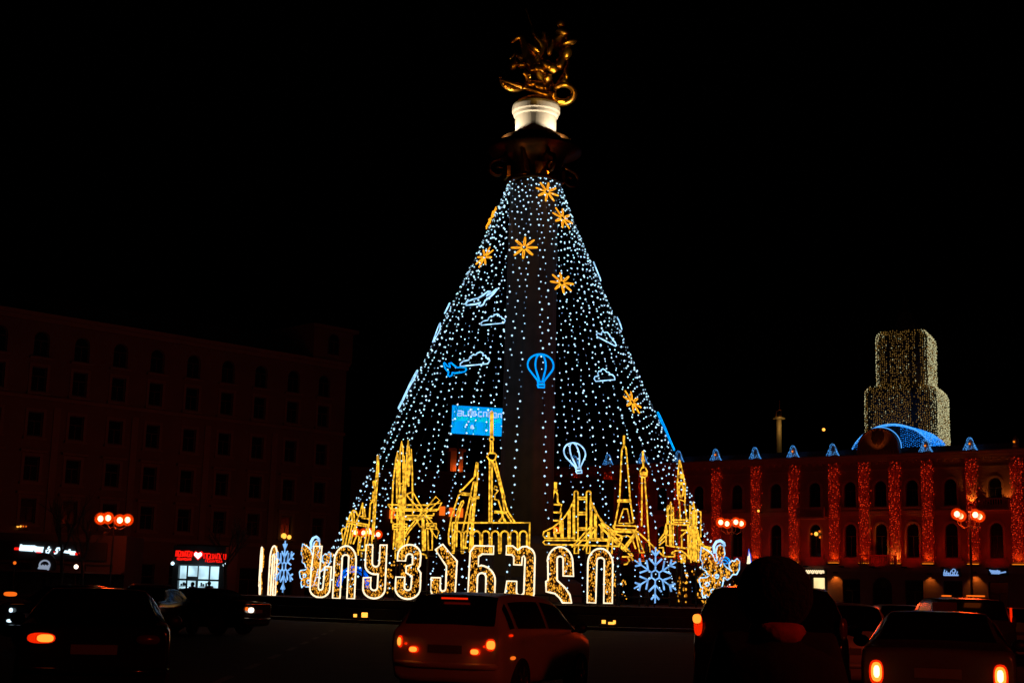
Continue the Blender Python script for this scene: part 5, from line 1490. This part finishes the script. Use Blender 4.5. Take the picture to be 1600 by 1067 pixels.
# the pale hatchback in the middle
hc, S = make_car('white_hatchback', 'pale hatchback with lit tail lamps stopped in the centre foreground', 'car', HATCH, 'car_white', glass=HG)
for s, w1 in ((1,.17),(-1,.09)):
    a = lens(hc, 'taillight', s*.70, .0, .80, w1, .17, 'tail_red', .035, s*.5); lens(a, 'lamp_bulb', s*.70, -.022, .80, w1*.72, .12, 'tail_core', .03, s*.5)
    a = lens(hc, 'taillight', s*.47, -.03, .70, .16, .10, 'tail_red', .03); lens(a, 'lamp_bulb', s*.47, -.052, .70, .12, .07, 'tail_core', .03)
    lens(hc, 'reflector', s*.60, -.02, .775, .04, .035, 'tail_red', .02)
lens(hc, 'side_glint', .875, .38, .62, .03, .05, 'tail_orange', .10); lens(hc, 'side_glint', .872, .30, .93, .02, .035, 'tail_red', .08)  # glowing dots painted in for lamp reflections on the flank
q = MB().box(-.2,.2,.255,.285,1.405,1.43); q.build('high_brake_light', M['tail_red'], hc)
for k, (z, y0, y1) in enumerate(((.56,.35,.65),)):
    pass
rr0 = on_ground(795, 1088)
HR = -math.radians(22)
def car_at(o, corner, rz, half=.86):   # rear right corner on the ground
    c, s = math.cos(rz), math.sin(rz)
    o.location = (corner[0] - half*c, corner[1] - half*s, 0); o.rotation_euler[2] = rz
car_at(hc, (-.02, 20.0), HR)
# dark saloon on the left
dk, S = make_car('black_saloon', 'black saloon at the lower left with one orange lit tail lamp', 'car', SEDAN, 'car_black', wheels=(.95,3.55), glass=((2.7,4.6),(7.2,8.9),[(3.3,4.3),(4.4,5.8),(5.9,7.7)]))
a = lens(dk, 'taillight', -.60, -.0, .86, .34, .12, 'tail_red', .05, -.2); lens(a, 'lamp_bulb', -.55, -.035, .86, .20, .09, 'tail_core', .04, -.2)
lens(dk, 'taillight', .60, .0, .86, .30, .12, 'lens_off', .05, .2)
dk.location = (at_y(148,1000,16.8).x, 16.8, 0); dk.rotation_euler[2] = .27
# saloon at the lower right
rs, S = make_car('silver_saloon', 'saloon at the lower right with two bright brake lights', 'car', SEDAN, 'car_grey', wheels=(.95,3.55), glass=((2.7,4.6),(7.2,8.9),[(3.3,4.3),(4.4,5.8),(5.9,7.7)]))
for s in (1,-1):
    a = lens(rs, 'taillight', s*.68, -.0, .73, .17, .28, 'tail_red', .06, s*.3); lens(a, 'lamp_bulb', s*.675, -.04, .735, .125, .22, 'tail_core', .05, s*.3); lens(a, 'hot_bulb', s*.672, -.075, .74, .07, .14, 'tail_hot', .03, s*.3)
rs.location = (at_y(1464,1000,16.6).x, 16.6, 0); rs.rotation_euler[2] = -.30
# SUV behind the person
sv, S = make_car('dark_suv', 'dark boxy car half hidden behind the person in dark clothing', 'car', SUV, 'car_black', wheels=(.85,3.6), r=.36, glass=((1.75,3.4),(7.2,8.9),[(2.75,3.75),(4.1,5.6),(5.72,7.7)]), bump=.6)
for s in (1,-1):
    a = lens(sv, 'taillight', s*.85, .03, 1.2, .11, .26, 'tail_red' if s < 0 else 'lens_off', .04, s*.6)
    if s < 0: lens(a, 'lamp_bulb', -.86, -.02, 1.27, .11, .11, 'tail_core', .04, -.6)
sv.location = (at_y(1203,1000,17.2).x, 17.2, 0); sv.rotation_euler[2] = -.21
# van-like car beyond the silver saloon, right edge
vn = dup(sv, (at_y(1520,930,31).x, 31, 0), -.12, 'tall grey car ahead of the silver saloon, orange reflections along its roof')
for c_ in vn.children:
    if c_.name.startswith('body'):
        c_.data = c_.data.copy(); c_.data.materials[0] = M['car_grey']
vn.name = 'grey_van'
b = MB().box(.79,.83,.1,.16,1.15,1.5); b.build('taillight', M['tail_red'], vn)
b = MB().box(-.62,-.45,-.02,.2,1.70,1.73).box(-.1,.25,-.02,.2,1.715,1.745); b.build('roof_reflections', M['tail_orange'], vn)  # glowing strips stand in for orange reflections along the roof
b = MB().plate(rect(-.86,-.35,1.25,1.58), [], -.05, .0); b.build('side_lamp', M['lens_off'], vn)
# distant traffic: parked and queuing cars as copies
GD = 'cars queuing across the square'
def far_car(src, px, py, Y, rz, label, lamp):
    p = at_y(px, py, Y)
    o = dup(src, (p.x, Y, 0), rz, label, GD)
    for ch in list(o.children):
        if any(ch.name.startswith(n) for n in ('taillight','high_brake','reflector')):
            for g_ in list(ch.children): bpy.data.objects.remove(g_)
            bpy.data.objects.remove(ch)
    for (dx, z, w, h, m_) in lamp:
        lens(o, 'car_lamp', dx, -.06, z, w, h, m_, .05)
    return o
far_car(dk, 52, 940, 32, -.25, 'dark car cut by the left edge of the traffic with a red high lamp', [(-.55,1.2,.34,.1,'tail_orange'),(-.5,.85,.07,.1,'sign_white'),(-.52,.62,.12,.07,'sign_white')])
far_car(dk, 200, 960, 42, -.1, 'dark car behind the black saloon with a small red lamp', [(-.6,.95,.14,.2,'tail_orange'),(-.4,1.1,.05,.06,'head_lamp')])
far_car(hc, 237, 960, 45, .3, 'dark car at the left with tiny amber and white lamps', [(-.6,.98,.14,.08,'warm_lamp'),(-.35,1.05,.12,.08,'tail_orange'),(-.55,.6,.08,.12,'warm_lamp')])
far_car(dk, 402, 965, 46, 1.2, 'dark car left of the letters with one white lit lamp', [(-.5,.78,.30,.16,'head_lamp'),(-.76,.82,.1,.12,'tail_orange')])
far_car(hc, 1412, 955, 46, -.1, 'small dark car in front of the city hall with an amber and a red lamp', [(-.45,.95,.20,.16,'warm_lamp'),(.5,.62,.16,.12,'tail_orange')])
far_car(dk, 1350, 950, 60, .1, 'dark car on the far side between the lit door and the queue', [(-.5,.85,.1,.08,'tail_red')])
far_car(dk, 1448, 930, 52, -.6, 'dark car beside the grey van with an orange lamp', [(-.5,1.5-.5,.14,.12,'tail_orange')])
far_car(hc, 1590, 930, 45, -.3, 'dark car at the far right edge with two orange lamps', [(-.55,1.15,.2,.08,'warm_lamp'),(-.62,1.0,.14,.1,'tail_orange')])
far_car(hc, 1320, 955, 24, -.05, 'dark car right of the person showing a thin amber lamp', [(.75,1.05,.03,.1,'tail_orange')])

# ------------------------------------------------------------------ people
def person(name, label, loc, rz, hgt=1.68, hat=True):
    k = hgt/1.68
    o = thing(name, label, 'person', loc, rz)
    pts = [(0,0,.92),(0,.0,1.12),(0,-.01,1.30),(0,.0,1.42),(0,.02,1.50),(0,.03,1.60),
           (.19,0,1.36),(.25,-.03,1.08),(.24,.10,.86),(.24,.13,.77),(-.19,0,1.36),(-.25,-.03,1.08),(-.24,.10,.86),(-.24,.13,.77),
           (.10,0,.84),(.11,.01,.48),(.11,-.03,.09),(.11,.13,.04),(-.10,0,.84),(-.11,.03,.48),(-.11,0,.09),(-.11,.16,.04)]
    ed = [(0,1),(1,2),(2,3),(3,4),(4,5),(2,6),(6,7),(7,8),(8,9),(2,10),(10,11),(11,12),(12,13),(0,14),(14,15),(15,16),(16,17),(0,18),(18,19),(19,20),(20,21)]
    rd_ = [(.18,.14),(.19,.14),(.21,.14),(.09,.09),(.06,.07),(.085,.10),(.10,.10),(.07,.07),(.05,.05),(.035,.05),(.10,.10),(.07,.07),(.05,.05),(.035,.05),(.12,.12),(.08,.08),(.06,.06),(.05,.04),(.12,.12),(.08,.08),(.06,.06),(.05,.04)]
    b = skin_obj('body', [(x*k,y*k,z*k) for x,y,z in pts], ed, [(a*k,c*k) for a,c in rd_], M['cloth'], o)
    return o, k
pp, k = person('person', 'person in dark coat seen from behind, round dark knitted hat against the lights', (at_y(1213,1000,5.7).x, 5.7, 0), 0, 1.62)
hb = MB(); n, kk = 28, 18
hc_ = Vector((0,.02,1.525)); random.seed(2)
for i in range(kk+1):
    ph = PI*i/kk
    for j in range(n):
        t = 2*PI*j/n
        rr = .150*(max(.02, math.sin(ph)))**.85 * (1 + .012*math.sin(5*t) + .008*math.sin(11*t+ph*7))
        hb.v.append(hc_ + Vector((rr*math.cos(t)*1.0, rr*math.sin(t)*.95, -.150*math.cos(ph)*(1.02 if ph > PI/2 else .9))))
for i in range(kk):
    for j in range(n): hb.f.append((i*n+j, i*n+(j+1)%n, (i+1)*n+(j+1)%n, (i+1)*n+j))
hb.build('knitted_hat', M['hair'], pp, smooth=True)
fc_ = MB().ball((0,.06,1.51), .115, 16, 12, .14); fc_.tube([(0,.17,1.53),(0,.195,1.49),(0,.17,1.485)], .018, 6).ball((.045,.16,1.54),.014,6,4).ball((-.045,.16,1.54),.014,6,4)
fc_.build('face', M['skin'], pp, smooth=True)
ct = MB()
prof = [(1.02,.27,.17),(1.1,.275,.175),(1.2,.275,.175),(1.27,.265,.17),(1.31,.215,.15),(1.335,.15,.125),(1.36,.115,.11),(1.372,.09,.09)]
prof = [(.55,.30,.19),(.8,.285,.18)] + prof
n = 32
for z, a, c in prof:
    for j in range(n):
        t = 2*PI*j/n; wob = 1 + .02*math.sin(6*t + z*9)
        ct.v.append(Vector((a*math.cos(t)*wob, c*math.sin(t)*wob, z)))
for i in range(len(prof)-1):
    for j in range(n): ct.f.append((i*n+j, i*n+(j+1)%n, (i+1)*n+(j+1)%n, (i+1)*n+j))
ct.build('coat', M['cloth'], pp, smooth=True)
sf_ = MB().lathe([(.085,1.335),(.108,1.345),(.118,1.38),(.10,1.41),(.07,1.42)], 24, 0, -.012); sf_.build('collar', M['lit_collar'], pp, smooth=True)
p = at_y(1283, 930, 150)
p2, k = person('person', 'distant pedestrian in a pointed hood silhouetted in front of the lit doorway', (p.x, 150, 0), .2, 1.75)
hd_ = MB().ball((0,.03,1.64), .17, 12, 8).lathe([(.17,1.68),(.11,1.82),(.02,1.95)], 10, 0, .02); hd_.build('hood', M['cloth'], p2, smooth=True)
for px, Y, lab, hh in ((1296,148,'distant pedestrian in dark clothes just right of the lit doorway',1.7), (300,93,'dark pedestrian passing in front of the lit kiosk, left one',1.66), (326,93.5,'dark pedestrian passing in front of the lit kiosk, right one',1.74)):
    p3, k = person('person', lab, (at_y(px,930,Y).x, Y, 0), .5, hh)
    MB().ball((0,.03,1.6*k), .13, 10, 7).build('hair', M['hair'], p3, smooth=True)
